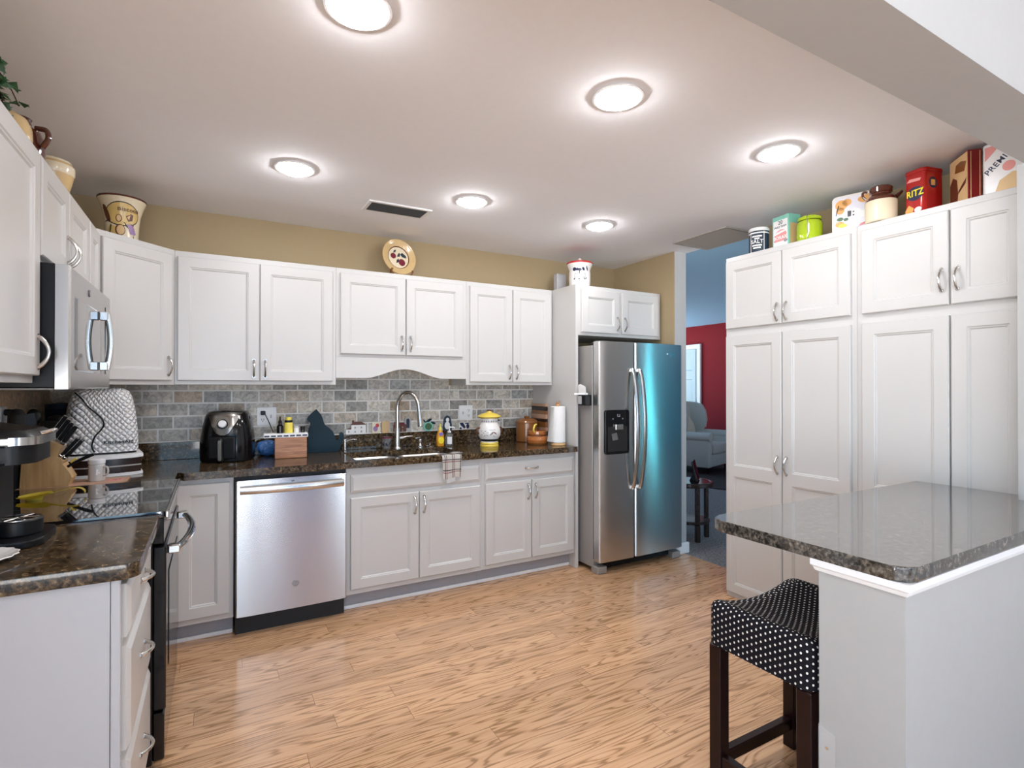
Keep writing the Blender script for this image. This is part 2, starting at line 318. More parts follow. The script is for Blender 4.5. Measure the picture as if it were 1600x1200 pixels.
# ------------------------------------------------------------------ mesh builder
MW = {}
class MB:
    def __init__(s, T=None): s.bm = bmesh.new(); s.T = T or Matrix.Identity(4); s.mi = 0; s.uv = s.bm.loops.layers.uv.new('UVMap')
    def v(s, p): return s.bm.verts.new(s.T @ V(p))
    def f(s, vs):
        try: q = s.bm.faces.new(vs)
        except ValueError: return None
        q.material_index = s.mi; return q
    def box(s, x0, x1, y0, y1, z0, z1, bev=0.0, seg=1):
        vs = [s.v((x, y, z)) for x in (x0, x1) for y in (y0, y1) for z in (z0, z1)]
        fs = [s.f([vs[i] for i in q]) for q in ((0, 1, 3, 2), (4, 6, 7, 5), (0, 4, 5, 1), (2, 3, 7, 6), (0, 2, 6, 4), (1, 5, 7, 3))]
        if bev:
            es = {e for q in fs for e in q.edges}
            bmesh.ops.bevel(s.bm, geom=list(es), offset=bev, segments=seg, affect='EDGES', profile=0.5, material=-1)
        return s
    def lathe(s, prof, c=(0, 0, 0), n=32, sx=1.0, sy=1.0, a0=0, a1=2 * PI, M=None):
        c = V(c); full = abs(a1 - a0 - 2 * PI) < 1e-6; k = n if full else n + 1; rows = []
        for r, z in prof:
            row = []
            if r < 1e-6:
                p = V((0, 0, z)); p = (M @ p if M else p) + c; row = [s.v(p)] * k
            else:
                for i in range(k):
                    a = a0 + (a1 - a0) * i / n
                    p = V((r * sx * math.cos(a), r * sy * math.sin(a), z)); p = (M @ p if M else p) + c; row.append(s.v(p))
            rows.append(row)
        for a, b in zip(rows, rows[1:]):
            for i in range(n):
                j = (i + 1) % k
                q = [a[i], a[j], b[j], b[i]]; u = []
                for w in q:
                    if w not in u: u.append(w)
                if len(u) > 2: s.f(u)
        return s
    def tube(s, pts, r, n=10, cap=True, ry=None, up=None):
        pts = [V(p) for p in pts]; rs = list(r) if isinstance(r, (list, tuple)) else [r] * len(pts); rows = []; prev = None
        if 3 < len(pts) < 13:
            q, w = [], []; N_ = len(pts)
            for i in range(N_ - 1):
                a, b, c, d = pts[max(0, i - 1)], pts[i], pts[i + 1], pts[min(N_ - 1, i + 2)]
                for k in range(5):
                    t = k / 5; q.append(0.5 * (2 * b + (c - a) * t + (2 * a - 5 * b + 4 * c - d) * t * t + (3 * b - a - 3 * c + d) * t ** 3)); w.append(rs[i] + (rs[i + 1] - rs[i]) * t)
            pts, rs = q + [pts[-1]], w + [rs[-1]]
        for i, p in enumerate(pts):
            d = (pts[min(i + 1, len(pts) - 1)] - pts[max(i - 1, 0)]).normalized()
            if up is not None: x = V(up).cross(d)
            elif prev is not None: x = prev - d * prev.dot(d)
            else: x = d.cross(V((0, 0, 1)) if abs(d.z) < 0.9 else V((1, 0, 0)))
            x.normalize(); y = d.cross(x); prev = x
            k = (ry / rs[i]) if ry else 1.0
            rows.append([s.v(p + x * math.cos(2 * PI * j / n) * rs[i] + y * math.sin(2 * PI * j / n) * rs[i] * k) for j in range(n)])
        for a, b in zip(rows, rows[1:]):
            for j in range(n): s.f([a[j], a[(j + 1) % n], b[(j + 1) % n], b[j]])
        if cap: s.f(list(reversed(rows[0]))); s.f(rows[-1])
        return s
    def prism(s, poly, o, u, v, w, bev=0.0):
        """poly in (u, v) at o, pushed along the vector w"""
        o, u, v, w = V(o), V(u), V(v), V(w)
        if u.cross(v).dot(w) < 0: poly = list(reversed(poly))
        a = [s.v(o + u * p + v * q) for p, q in poly]; b = [s.v(o + u * p + v * q + w) for p, q in poly]; k = len(poly)
        fs = [s.f(list(reversed(a))), s.f(b)] + [s.f([a[i], a[(i + 1) % k], b[(i + 1) % k], b[i]]) for i in range(k)]
        if bev:
            es = {e for q in fs[:2] if q for e in q.edges}
            bmesh.ops.bevel(s.bm, geom=list(es), offset=bev, segments=2, affect='EDGES', profile=0.5, material=-1)
        return s
    def ball(s, c, rx, ry=None, rz=None, n=20, m=12, z0=-1.0, z1=1.0):
        ry = ry or rx; rz = rz or rx; prof = []
        for i in range(m + 1):
            t = z0 + (z1 - z0) * i / m; t = math.sin(t * PI / 2); prof.append((math.sqrt(max(0, 1 - t * t)), t * rz / rx))
        return s.lathe([(q * rx, t * rx) for q, t in prof], c, n, 1.0, ry / rx)
    def rings(s, O, u, n, rings, fill=True):
        """rings: (u0, u1, v0, v1, depth) rectangles on a face plane; bridged in order"""
        O, u, n = V(O), V(u), V(n); z = V((0, 0, 1)); prev = None
        for (a, b, c, d, h) in rings:
            cur = [s.v(O + u * p + z * q + n * h) for p, q in ((a, c), (b, c), (b, d), (a, d))]
            if prev:
                for i in range(4): s.f([prev[i], prev[(i + 1) % 4], cur[(i + 1) % 4], cur[i]])
            prev = cur
        if fill: s.f(prev)
        return s
    def sheet(s, P, thick=0.0, uv=None):
        """grid of points P[i][j] (optionally with thickness along the face normals)"""
        g = [[s.v(p) for p in row] for row in P]; fs = []
        for i in range(len(P) - 1):
            for j in range(len(P[0]) - 1):
                q = s.f([g[i][j], g[i + 1][j], g[i + 1][j + 1], g[i][j + 1]]); fs.append(q)
                if uv and q:
                    for lp, (a, b) in zip(q.loops, ((i, j), (i + 1, j), (i + 1, j + 1), (i, j + 1))): lp[s.uv].uv = uv[a][b]
        if thick: bmesh.ops.solidify(s.bm, geom=fs, thickness=thick)
        return s
    def build(s, name, mats, parent=None, smooth=True, sub=0, angle=22, boxuv=0):
        mats = mats if isinstance(mats, (list, tuple)) else [mats]
        bmesh.ops.recalc_face_normals(s.bm, faces=s.bm.faces)
        if parent is not None:
            root = parent
            s.bm.transform(MW.get(root, Matrix.Identity(4)).inverted())
        me = bpy.data.meshes.new(name); s.bm.to_mesh(me); s.bm.free()
        for q in mats: me.materials.append(MATS[q])
        o = bpy.data.objects.new(name, me); COL.objects.link(o)
        if smooth and len(me.polygons):
            me.polygons.foreach_set('use_smooth', [True] * len(me.polygons)); me.set_sharp_from_angle(angle=R(angle))
        if sub:
            md = o.modifiers.new('sub', 'SUBSURF'); md.levels = sub; md.render_levels = sub
        if parent is not None: o.parent = parent; MW[o] = MW.get(parent, Matrix.Identity(4))
        return o
def root(name, label, cat, loc=(0, 0, 0), rz=0.0, group=None):
    o = bpy.data.objects.new(name, None); COL.objects.link(o); o.location = loc; o.rotation_euler = (0, 0, rz); o.empty_display_size = 0.05
    MW[o] = Matrix.Translation(V(loc)) @ Matrix.Rotation(rz, 4, 'Z'); tag(o, label, cat, group); return o
def tag(o, label=None, cat=None, group=None, kind=None):
    if label: o['label'] = label
    if cat: o['category'] = cat
    if group: o['group'] = group
    if kind: o['kind'] = kind
    return o
def struct(mb, name, mat, **k): return tag(mb.build(name, mat, **k), kind='structure')
def L(r): return MB(MW[r])                      # builder working in a thing's own coordinates
def copy_tree(o, parent=None):
    c = o.copy(); COL.objects.link(c)
    if parent is not None: c.parent = parent
    for ch in list(o.children): copy_tree(ch, c)
    return c
def lettering(body, size, mat, parent, o, u, v, wrap=None, name='lettering', bold=0.0, sx=1.0, spacing=1.0, ext=0.0006):
    """text centred on o; u is the reading direction, v is up. wrap=(cx, cy, r): bent round a vertical axis"""
    cu = bpy.data.curves.new(name, 'FONT'); cu.body = body; cu.size = size; cu.align_x = 'CENTER'; cu.align_y = 'CENTER'; cu.extrude = ext; cu.offset = bold; cu.space_character = spacing * (1.08 if bold else 1.0); cu.resolution_u = 3
    t = bpy.data.objects.new(name, cu); me = bpy.data.meshes.new_from_object(t); bpy.data.objects.remove(t)
    W = MW.get(parent, Matrix.Identity(4)); o, u, v = V(o), V(u).normalized(), V(v).normalized(); n = u.cross(v)
    bm = bmesh.new(); bm.from_mesh(me)
    if wrap:
        es = [e for e in bm.edges if e.calc_length() > size * 0.25]
        if es: bmesh.ops.subdivide_edges(bm, edges=es, cuts=2)
        bmesh.ops.triangulate(bm, faces=bm.faces)
        cx, cy, r = wrap; a0 = math.atan2(o.y - cy, o.x - cx)
        for q in bm.verts:
            x, y, z = q.co; a = a0 + x * sx / r; rr = r + z
            q.co = V((cx + rr * math.cos(a), cy + rr * math.sin(a), o.z + y))
    else:
        for q in bm.verts:
            x, y, z = q.co; q.co = o + u * (x * sx) + v * y + n * z
    bm.transform(W.inverted()); bm.to_mesh(me); bm.free(); me.materials.clear(); me.materials.append(MATS[mat])
    q = bpy.data.objects.new(name, me); COL.objects.link(q)
    if parent is not None: q.parent = parent; MW[q] = W
    return q
def patch(mb, pts, o, u, v, h=0.0006):
    """a thin raised print on a flat face: polygon pts in (u, v)"""
    u, v = V(u), V(v); mb.prism(pts, V(o), u, v, u.cross(v).normalized() * h)
def ell(cx, cy, rx, ry, n=20, a=0.0):
    return [(cx + rx * math.cos(t) * math.cos(a) - ry * math.sin(t) * math.sin(a), cy + rx * math.cos(t) * math.sin(a) + ry * math.sin(t) * math.cos(a)) for t in [2 * PI * i / n for i in range(n)]]
def rrect(w, h, r, n=5, cx=0, cy=0):
    o = []
    for (sx, sy, a) in ((1, -1, -PI / 2), (1, 1, 0), (-1, 1, PI / 2), (-1, -1, PI)):
        for i in range(n + 1):
            t = a + PI / 2 * i / n; o.append((cx + sx * (w / 2 - r) + r * math.cos(t), cy + sy * (h / 2 - r) + r * math.sin(t)))
    return o
def wrap_patch(mb, pts, cx, cy, rf, a0, z0, off=0.0008, sub=0.006):
    """a print bent round a vertical axis. pts in (arc length, height) polygons; rf(z) gives the radius"""
    bm2 = bmesh.new(); bm2.faces.new([bm2.verts.new((p, q, 0)) for p, q in pts])
    bmesh.ops.triangulate(bm2, faces=bm2.faces)
    for _ in range(3):
        es = [e for e in bm2.edges if e.calc_length() > sub]
        if not es: break
        bmesh.ops.subdivide_edges(bm2, edges=es, cuts=1); bmesh.ops.triangulate(bm2, faces=bm2.faces)
    m = {}
    for q in bm2.verts:
        z = z0 + q.co.y; r = rf(z) + off; a = a0 + q.co.x / rf(z); m[q] = mb.v((cx + r * math.cos(a), cy + r * math.sin(a), z))
    for q in bm2.faces: mb.f([m[w] for w in q.verts])
    bm2.free()
def prof_r(prof):
    def rf(z):
        for (r0, z0), (r1, z1) in zip(prof, prof[1:]):
            if z0 <= z <= z1 and z1 > z0: return r0 + (r1 - r0) * (z - z0) / (z1 - z0)
        return prof[-1][0]
    return rf
# ------------------------------------------------------------------ cabinet parts
def door(parent, O, u, n, w, h, mids=(), t=0.02, fr=0.058, name='door', mat='white_paint'):
    mb = MB(); O = V(O)
    mb.rings(O, u, n, [(0, w, 0, h, 0), (0, w, 0, h, t - 0.004), (0.004, w - 0.004, 0.004, h - 0.004, t)], fill=False)
    cuts = [0.004] + list(mids) + [h - 0.004]
    for i in range(len(cuts) - 1):
        a, b = cuts[i], cuts[i + 1]
        fb = fr - 0.004 if i == 0 else fr * 0.6; ft = fr - 0.004 if i == len(cuts) - 2 else fr * 0.6
        def rg(k, d): return (fr + k, w - fr - k, a + fb + k, b - ft - k, d)
        mb.rings(O, u, n, [(0.004, w - 0.004, a, b, t), rg(0, t), rg(0.004, t - 0.004), rg(0.008, t - 0.0045), rg(0.013, t - 0.010)])
    bmesh.ops.remove_doubles(mb.bm, verts=mb.bm.verts, dist=1e-5)
    # back
    return mb.build(name, mat, parent, angle=25)
def slab(parent, O, u, n, w, h, t=0.02, name='drawer', ch=0.016):
    mb = MB().rings(V(O), u, n, [(0, w, 0, h, 0), (0, w, 0, h, t - 0.009), (ch * .3, w - ch * .3, ch * .3, h - ch * .3, t - 0.006), (ch, w - ch, ch, h - ch, t)])
    return mb.build(name, 'white_paint', parent, angle=25)
def pull(parent, c, a, n, Ln=0.098, hgt=0.027, r=0.0048):
    """arched bar pull centred on c, lying along a, standing out along n"""
    c, a, n = V(c), V(a), V(n); pts = []; rs = []
    for i in range(13):
        t = i / 12; pts.append(c + a * ((t - 0.5) * Ln) + n * (hgt * math.sin(PI * t) ** 0.75 + 0.001)); rs.append(r * (1.0 + 0.35 * abs(2 * t - 1) ** 2))
    mb = MB().tube(pts, rs, 8)
    for s_ in (-1, 1):
        q = c + a * (s_ * Ln * 0.5); mb.tube([q, q + n * 0.003], r * 1.9, 10)
    return mb.build('handle', 'nickel', parent)
X_, Y_, Z_ = V((1, 0, 0)), V((0, 1, 0)), V((0, 0, 1))
FB = (X_, -Y_)          # faces of the back run: u, n
FL = (Y_, X_)           # left wall
FP = (-Y_, -X_)         # pantry wall

# ================================================================== the setting
CH = 2.46
struct(MB().box(-1.6, 4.16, -8.15, 0.1, -0.1, 0.0), 'floor', 'oak_laminate')
struct(MB().box(4.16, 8.6, -6.35, 4.6, -0.1, 0.0), 'floor_living', 'carpet')
struct(MB().box(-0.1, 4.20, -3.03, 0.1, CH, CH + 0.1), 'ceiling', 'ceiling_paint')
struct(MB().box(4.20, 8.6, -6.35, 4.6, CH, CH + 0.1), 'ceiling_living', 'daylit_blue_paint')
struct(MB().box(-0.1, 4.07, 0.0, 0.1, 0, CH), 'wall_back', 'tan_wall')
struct(MB().box(-0.1, 0.0, -3.3, 0.0, 0, CH), 'wall_left', 'tan_wall')
# short wall beside the refrigerator: tan on the kitchen side, grey on its end
m = MB().box(4.07, 4.20, -0.75, 0.1, 0, CH); m.bm.faces.ensure_lookup_table(); m.bm.normal_update()
for q in m.bm.faces:
    if q.normal.y < -0.9 or q.normal.x > 0.9: q.material_index = 1
struct(m, 'wall_right', ['tan_wall', 'grey_paint'])
struct(MB().box(4.125, 4.20, -3.3, -1.53, 0, CH), 'wall_pantry', 'tan_wall')
struct(MB().box(3.585, 4.20, -3.225, -3.008, 0, 2.24), 'wall_stub', 'grey_paint')
struct(MB().box(-0.1, 4.20, -3.225, -3.03, 2.24, 2.95), 'wall_header', 'grey_paint')
struct(MB().box(2.30, 3.585, -3.19, -2.975, 0, 0.874), 'wall_peninsula', 'grey_paint')
m = MB()                                                              # white moulding under the peninsula top
prof = [(0, 0.842), (0.006, 0.842), (0.009, 0.847), (0.010, 0.853), (0.016, 0.858), (0.016, 0.8755), (0, 0.8755)]
loop = [(3.585, -3.19, 0, -1), (2.30, -3.19, -1, -1), (2.30, -2.975, -1, 1), (3.585, -2.975, 0, 1)]
rows = [[m.v((x + dx * p, y + dy * p, z)) for p, z in prof] for x, y, dx, dy in loop]
for a, b in zip(rows, rows[1:]):
    for i in range(len(prof)): m.f([a[i], a[(i + 1) % len(prof)], b[(i + 1) % len(prof)], b[i]])
m.f(rows[0]); m.f(list(reversed(rows[-1])))
struct(m, 'trim_1', 'trim_white')
struct(MB().box(4.062, 4.212, -0.775, -0.752, 0, 0.088, 0.006), 'baseboard_right', 'trim_white')
# dining room round the camera
struct(MB().box(-1.7, -1.6, -8.15, -7.9, 0, 2.95).box(-1.7, -1.6, -3.6, -3.225, 0, 2.95).box(-1.7, -1.6, -7.9, -3.6, 2.4, 2.95).box(-1.7, -1.6, -7.9, -3.6, 0, 0.1), 'wall_dining_left', 'grey_paint')
m = MB().box(-1.69, -1.62, -7.9, -3.6, 0.1, 0.15).box(-1.69, -1.62, -7.9, -3.6, 2.35, 2.4)
for i in range(6): m.box(-1.69, -1.62, -7.9 + 0.85 * i, -7.85 + 0.85 * i, 0.15, 2.35)
struct(m, 'added_window_3', 'trim_white')  # unseen window added to light the peninsula end, pantry and ceiling
struct(MB().box(-1.7, -0.1, -3.225, -3.125, 0, 2.95), 'wall_dining_corner', 'grey_paint')
struct(MB().box(4.20, 4.30, -8.15, -3.225, 0, 2.95), 'wall_dining_right', 'grey_paint')
m = MB().box(-1.7, -1.4, -8.15, -8.05, 0, 2.95).box(1.1, 1.38, -8.15, -8.05, 0, 2.95).box(1.58, 3.2, -8.15, -8.05, 0, 2.95).box(4.1, 4.3, -8.15, -8.05, 0, 2.95)  # narrow slot left open for a bright streak in the dishwasher's reflection
m.box(-1.4, 1.1, -8.15, -8.05, 2.4, 2.95).box(1.38, 1.58, -8.15, -8.05, 2.4, 2.95).box(3.2, 4.1, -8.15, -8.05, 2.4, 2.95).box(3.2, 4.1, -8.15, -8.05, 0, 0.1)
struct(m, 'wall_dining_back', 'reflection_blue')
struct(MB().box(-1.7, 4.3, -8.15, -3.225, 2.95, 3.05), 'ceiling_dining', 'ceiling_paint')
m = MB()
for x in (-1.4, -0.6, 0.24, 1.05): m.box(x, x + 0.05, -8.13, -8.07, 0.0, 2.4)
m.box(-1.4, 1.1, -8.13, -8.07, 0.0, 0.08).box(-1.4, 1.1, -8.13, -8.07, 2.34, 2.4)
struct(m, 'door_1', 'trim_white')
struct(MB().box(3.2, 3.25, -8.13, -8.07, 0.1, 2.4).box(4.05, 4.1, -8.13, -8.07, 0.1, 2.4).box(3.2, 4.1, -8.13, -8.07, 0.1, 0.15).box(3.2, 4.1, -8.13, -8.07, 2.35, 2.4), 'added_window_4', 'trim_white')  # unseen corner window added for a wider spread of daylight
# living room beyond the doorway
struct(MB().box(8.45, 8.55, -5.53, 4.6, 0, CH).box(8.45, 8.55, -6.35, -5.85, 0, CH).box(8.45, 8.55, -5.85, -5.53, 2.25, CH).box(8.45, 8.55, -5.85, -5.53, 0, 0.08), 'wall_living_red', 'red_wall_paint')
struct(MB().box(4.1, 5.0, 4.5, 4.6, 0, CH).box(8.0, 8.55, 4.5, 4.6, 0, CH).box(5.0, 8.0, 4.5, 4.6, 0, 0.55).box(5.0, 8.0, 4.5, 4.6, 2.2, CH), 'wall_living_back', 'red_wall_paint')
m = MB()
for x in (5.0, 5.98, 6.97, 7.95): m.box(x, x + 0.05, 4.53, 4.57, 0.55, 2.2)
m.box(5.0, 8.0, 4.53, 4.57, 0.55, 0.60).box(5.0, 8.0, 4.53, 4.57, 2.15, 2.2)
struct(m, 'added_window_5', 'trim_white')  # unseen window added to brighten the living room
struct(MB().box(4.20, 4.7, -6.35, -6.2, 0, CH).box(8.1, 8.55, -6.35, -6.2, 0, CH).box(4.7, 8.1, -6.35, -6.2, 0, 0.15).box(4.7, 8.1, -6.35, -6.2, 2.25, CH), 'wall_living_front', 'grey_paint')
struct(MB().box(4.10, 4.20, 0.1, 4.6, 0, CH), 'wall_living_side', 'red_wall_paint')
m = MB().box(8.46, 8.50, -5.85, -5.81, 0.08, 2.25).box(8.46, 8.50, -5.56, -5.53, 0.08, 2.25).box(8.46, 8.50, -5.81, -5.56, 2.21, 2.25).box(8.46, 8.50, -5.81, -5.56, 0.08, 0.12)
w1 = struct(m, 'window_1', 'trim_white')
MB().box(8.478, 8.484, -5.811, -5.559, 0.119, 2.211).build('pane', 'streak_tint_glass', w1)
m = MB()
for x in (4.7, 5.8, 6.95, 8.05): m.box(x, x + 0.05, -6.3, -6.25, 0.15, 2.25)
m.box(4.7, 8.1, -6.3, -6.25, 0.15, 0.20).box(4.7, 8.1, -6.3, -6.25, 2.20, 2.25)
struct(m, 'window_2', 'trim_white')
m = MB(); pts = [(8.42 + 0.02 * math.sin(i * 1.3), -5.50 + 1.6 * i / 64) for i in range(65)]
m.prism(pts + [(x + 0.012, y) for x, y in reversed(pts)], (0, 0, 0.03), X_, Y_, Z_ * 2.3)
tag(m.build('added_curtain', 'teal_cloth'), 'unseen teal cloth added to tint the refrigerator door reflection', 'added_curtain')  # hung out of view so the refrigerator door mirrors teal
# white door in the red wall
r = root('door_2', None, None, (8.44, 3.28, 0)); tag(r, kind='structure')
mb = MB()
mb.rings((8.43, 3.72, 0.01), -Y_, -X_, [(0, 0.84, 0, 2.03, 0), (0, 0.84, 0, 2.03, 0.03)], fill=False)
for (a, b) in ((0, 0.42), (0.42, 0.84)):
    for (c, d) in ((0, 0.75), (0.75, 1.55), (1.55, 2.03)):
        mb.rings((8.43, 3.72, 0.01), -Y_, -X_, [(a, b, c, d, 0.03), (a + 0.08, b - 0.08, c + 0.09, d - 0.06, 0.03), (a + 0.10, b - 0.10, c + 0.11, d - 0.08, 0.018)])
mb.build('door_leaf', 'door_white', r)
mb = MB().box(8.41, 8.45, 2.79, 2.875, 0, 2.044, 0.004).box(8.41, 8.45, 3.725, 3.81, 0, 2.044, 0.004).box(8.41, 8.45, 2.79, 3.81, 2.045, 2.13, 0.004)
mb.build('door_frame', 'trim_white', r)
# stone tile splashback
struct(MB().box(0.0, 3.176, -0.010, 0.0, 1.021, 1.371).box(1.498, 2.405, -0.010, 0.0, 1.371, 1.56), 'wall_tile_back', 'tile_back')
struct(MB().box(0.0, 0.010, -2.215, -0.010, 1.021, 1.371), 'wall_tile_left', 'tile_left')

# ================================================================== upper cabinets
def pair_z(parent, x, z, n, dx, a=Z_):
    pass
def cab(name, label, cat, loc, body, group='white wall cabinets'):
    r = root(name, label, cat, loc, 0, group); body.build('body', 'white_paint', r); return r
YF = -0.305
UG = 'white wall cabinets'
def upper(label, x0, x1, doors, z0=1.372, z1=2.134, dz0=1.395, dz1=2.102, hz=1.47):
    r = cab('wall_cabinet', label, 'cabinet', ((x0 + x1) / 2, YF / 2, z0), MB().box(x0, x1, YF, -0.001, z0, z1, 0.0015))
    for a, b, side in doors:
        d = door(r, (a, YF, dz0), *FB, b - a, dz1 - dz0)
        hx = b - 0.028 if side == 'r' else a + 0.028
        pull(d, (hx, YF - 0.02, hz), Z_, -Y_)
    return r
upper('white two-door wall cabinet above the air fryer', 0.613, 1.496, [(0.628, 1.045, 'r'), (1.051, 1.474, 'l')])
r = upper('shorter white wall cabinet over the sink with an arched valance', 1.497, 2.419, [(1.522, 1.957, 'r'), (1.963, 2.388, 'l')], z0=1.556, dz0=1.575, hz=1.655)
pts = [(1.497, 1.556), (1.497, 1.418), (1.70, 1.418)]
for i in range(1, 24):
    t = i / 24; s_ = math.sin(PI * t); pts.append((1.70 + 0.518 * t, 1.418 + 0.063 * (0.35 * s_ + 0.65 * s_ * s_)))
pts += [(2.218, 1.418), (2.419, 1.418), (2.419, 1.556)]
MB().prism(pts, (0, YF, 0), X_, Z_, V((0, 0.02, 0))).build('valance', 'white_paint', r)
upper('white two-door wall cabinet beside the refrigerator panel', 2.42, 3.172, [(2.444, 2.800, 'r'), (2.806, 3.155, 'l')])
# diagonal corner cabinet
r = root('wall_cabinet', 'white diagonal corner wall cabinet with a single door', 'cabinet', (0.2, -0.2, 1.372), 0, UG)
MB().prism([(0.001, -0.001), (0.001, -0.611), (0.305, -0.611), (0.612, -0.305), (0.612, -0.001)], (0, 0, 1.372), X_, Y_, Z_ * 0.762).build('body', 'white_paint', r)
du = V((1, 1, 0)).normalized(); dn = V((1, -1, 0)).normalized()
d = door(r, V((0.305, -0.611, 1.395)) + du * 0.018, du, dn, 0.388, 0.707)
pull(d, V((0.305, -0.611, 1.475)) + du * 0.380 + dn * 0.02, Z_, dn)
# left wall
XF = 0.305
def upper_left(label, y0, y1, doors, z0=1.372, dz0=1.395, hz=1.47, dz1=2.102):
    r = cab('wall_cabinet', label, 'cabinet', (XF / 2, (y0 + y1) / 2, z0), MB().box(0.001, XF, y0, y1, z0, 2.134, 0.0015))
    for a, b, side in doors:
        d = door(r, (XF, a, dz0), *FL, b - a, dz1 - dz0)
        pull(d, (XF + 0.02, b - 0.028 if side == 'r' else a + 0.028, hz), Z_, X_)
    return r
upper_left('white wall cabinet nearest the camera, left of the microwave', -2.25, -1.638, [(-2.235, -1.648, 'r')])
upper_left('short white two-door wall cabinet directly above the microwave', -1.637, -0.876, [(-1.625, -1.262, 'r'), (-1.254, -0.890, 'l')], z0=1.766, dz0=1.785, hz=1.875)
upper_left('narrow white wall cabinet between the microwave and the corner', -0.875, -0.612, [(-0.862, -0.630, 'l')])
# over the refrigerator
r = cab('wall_cabinet', 'deep white cabinet above the refrigerator', 'cabinet', (3.63, -0.3, 1.752), MB().box(3.201, 4.055, -0.605, -0.001, 1.752, 2.134, 0.0015))
for a, b, s_ in ((3.232, 3.605, 'r'), (3.628, 4.022, 'l')):
    d = door(r, (a, -0.605, 1.775), *FB, b - a, 0.33)
    pull(d, (b - 0.026 if s_ == 'r' else a + 0.026, -0.625, 1.852), Z_, -Y_)
tag(MB().box(3.177, 3.200, -0.62, -0.001, 0.0, 2.134, 0.0015).build('refrigerator_surround', 'white_paint'), 'tall white panel between the counter and the refrigerator', 'panel')

# ================================================================== base cabinets
YB = -0.60
def shell(x0, x1, y0, y1, z0, z1, front):
    """open-topped carcass with a face frame; front: which side carries the frame"""
    m = MB(); t = 0.018
    m.box(x0, x0 + t, y0, y1, z0, z1).box(x1 - t, x1, y0, y1, z0, z1).box(x0 + t, x1 - t, y0 + t, y1 - t, z0 + 0.001, z0 + t)
    m.box(x0 + t, x1 - t, y1 - t, y1, z0, z1).box(x0 + t, x1 - t, y0, y0 + t, z0, z1)
    return m
BG = 'white base cabinets under the counters'
# corner
r = root('base_cabinet', 'white corner base cabinet between the range and the dishwasher', 'cabinet', (0.45, -0.3, 0), 0, BG)
MB().prism([(0.001, -0.001), (0.001, -0.874), (0.60, -0.874), (0.60, -0.60), (0.903, -0.60), (0.903, -0.001)], (0, 0, 0.11), X_, Y_, Z_ * 0.764).build('body', 'white_paint', r)
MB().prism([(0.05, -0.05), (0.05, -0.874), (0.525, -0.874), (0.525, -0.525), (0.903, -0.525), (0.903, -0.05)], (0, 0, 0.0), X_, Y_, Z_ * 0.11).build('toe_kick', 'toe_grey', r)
MB().box(0.537, 0.903, -0.537, -0.5255, 0, 0.022, 0.003).build('shoe_molding', 'trim_white', r)
door(r, (0.640, YB, 0.142), *FB, 0.245, 0.705)
door(r, (0.60, -0.866, 0.142), *FL, 0.225, 0.705, fr=0.05)
# sink base
r = root('base_cabinet', 'white sink base cabinet with a false drawer front under the towel', 'cabinet', (1.95, -0.3, 0), 0, BG)
shell(1.500, 2.400, YB, -0.001, 0.11, 0.874, 0).build('body', 'white_paint', r)
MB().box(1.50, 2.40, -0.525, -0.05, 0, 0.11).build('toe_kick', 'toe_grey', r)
MB().box(1.50, 2.40, -0.537, -0.5255, 0, 0.022, 0.003).build('shoe_molding', 'trim_white', r)
slab(r, (1.524, YB, 0.722), *FB, 0.858, 0.108, name='false_drawer_front')
for a, b, s_ in ((1.524, 1.950, 'r'), (1.955, 2.382, 'l')):
    d = door(r, (a, YB, 0.142), *FB, b - a, 0.55)
    pull(d, (b - 0.028 if s_ == 'r' else a + 0.028, YB - 0.02, 0.61), Z_, -Y_)
# drawer base
r = root('base_cabinet', 'white base cabinet with one drawer over two doors beside the refrigerator', 'cabinet', (2.79, -0.3, 0), 0, BG)
MB().box(2.401, 3.176, YB, -0.001, 0.11, 0.874, 0.0015).build('body', 'white_paint', r)
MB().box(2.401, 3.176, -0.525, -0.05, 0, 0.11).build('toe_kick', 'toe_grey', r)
MB().box(2.401, 3.176, -0.537, -0.5255, 0, 0.022, 0.003).build('shoe_molding', 'trim_white', r)
d = slab(r, (2.425, YB, 0.722), *FB, 0.735, 0.115); pull(d, (2.79, YB - 0.02, 0.783), X_, -Y_)
for a, b, s_ in ((2.425, 2.790, 'r'), (2.796, 3.160, 'l')):
    d = door(r, (a, YB, 0.142), *FB, b - a, 0.555)
    pull(d, (b - 0.028 if s_ == 'r' else a + 0.028, YB - 0.02, 0.615), Z_, -Y_)
# near drawers, left of the range
r = root('base_cabinet', 'white three-drawer base cabinet with a grey end panel, nearest the camera', 'cabinet', (0.3, -1.91, 0), 0, BG)
MB().box(0.001, 0.60, -2.185, -1.638, 0.11, 0.874, 0.0015).build('body', 'white_paint', r)
MB().box(0.05, 0.525, -2.17, -1.638, 0, 0.11).build('toe_kick', 'toe_grey', r)
MB().box(0.001, 0.582, -2.195, -2.1855, 0.0, 0.874).build('end_panel', 'panel_grey', r)
MB().box(0.584, 0.604, -2.199, -2.1855, 0.0, 0.874, 0.002).build('corner_stile', 'panel_grey', r)
for z0, z1 in ((0.712, 0.850), (0.420, 0.688), (0.125, 0.395)):
    d = slab(r, (0.60, -2.170, z0), *FL, 0.520, z1 - z0, t=0.022)
    pull(d, (0.622, -1.905, z0 + (z1 - z0) * 0.55), Y_, X_, Ln=0.10)

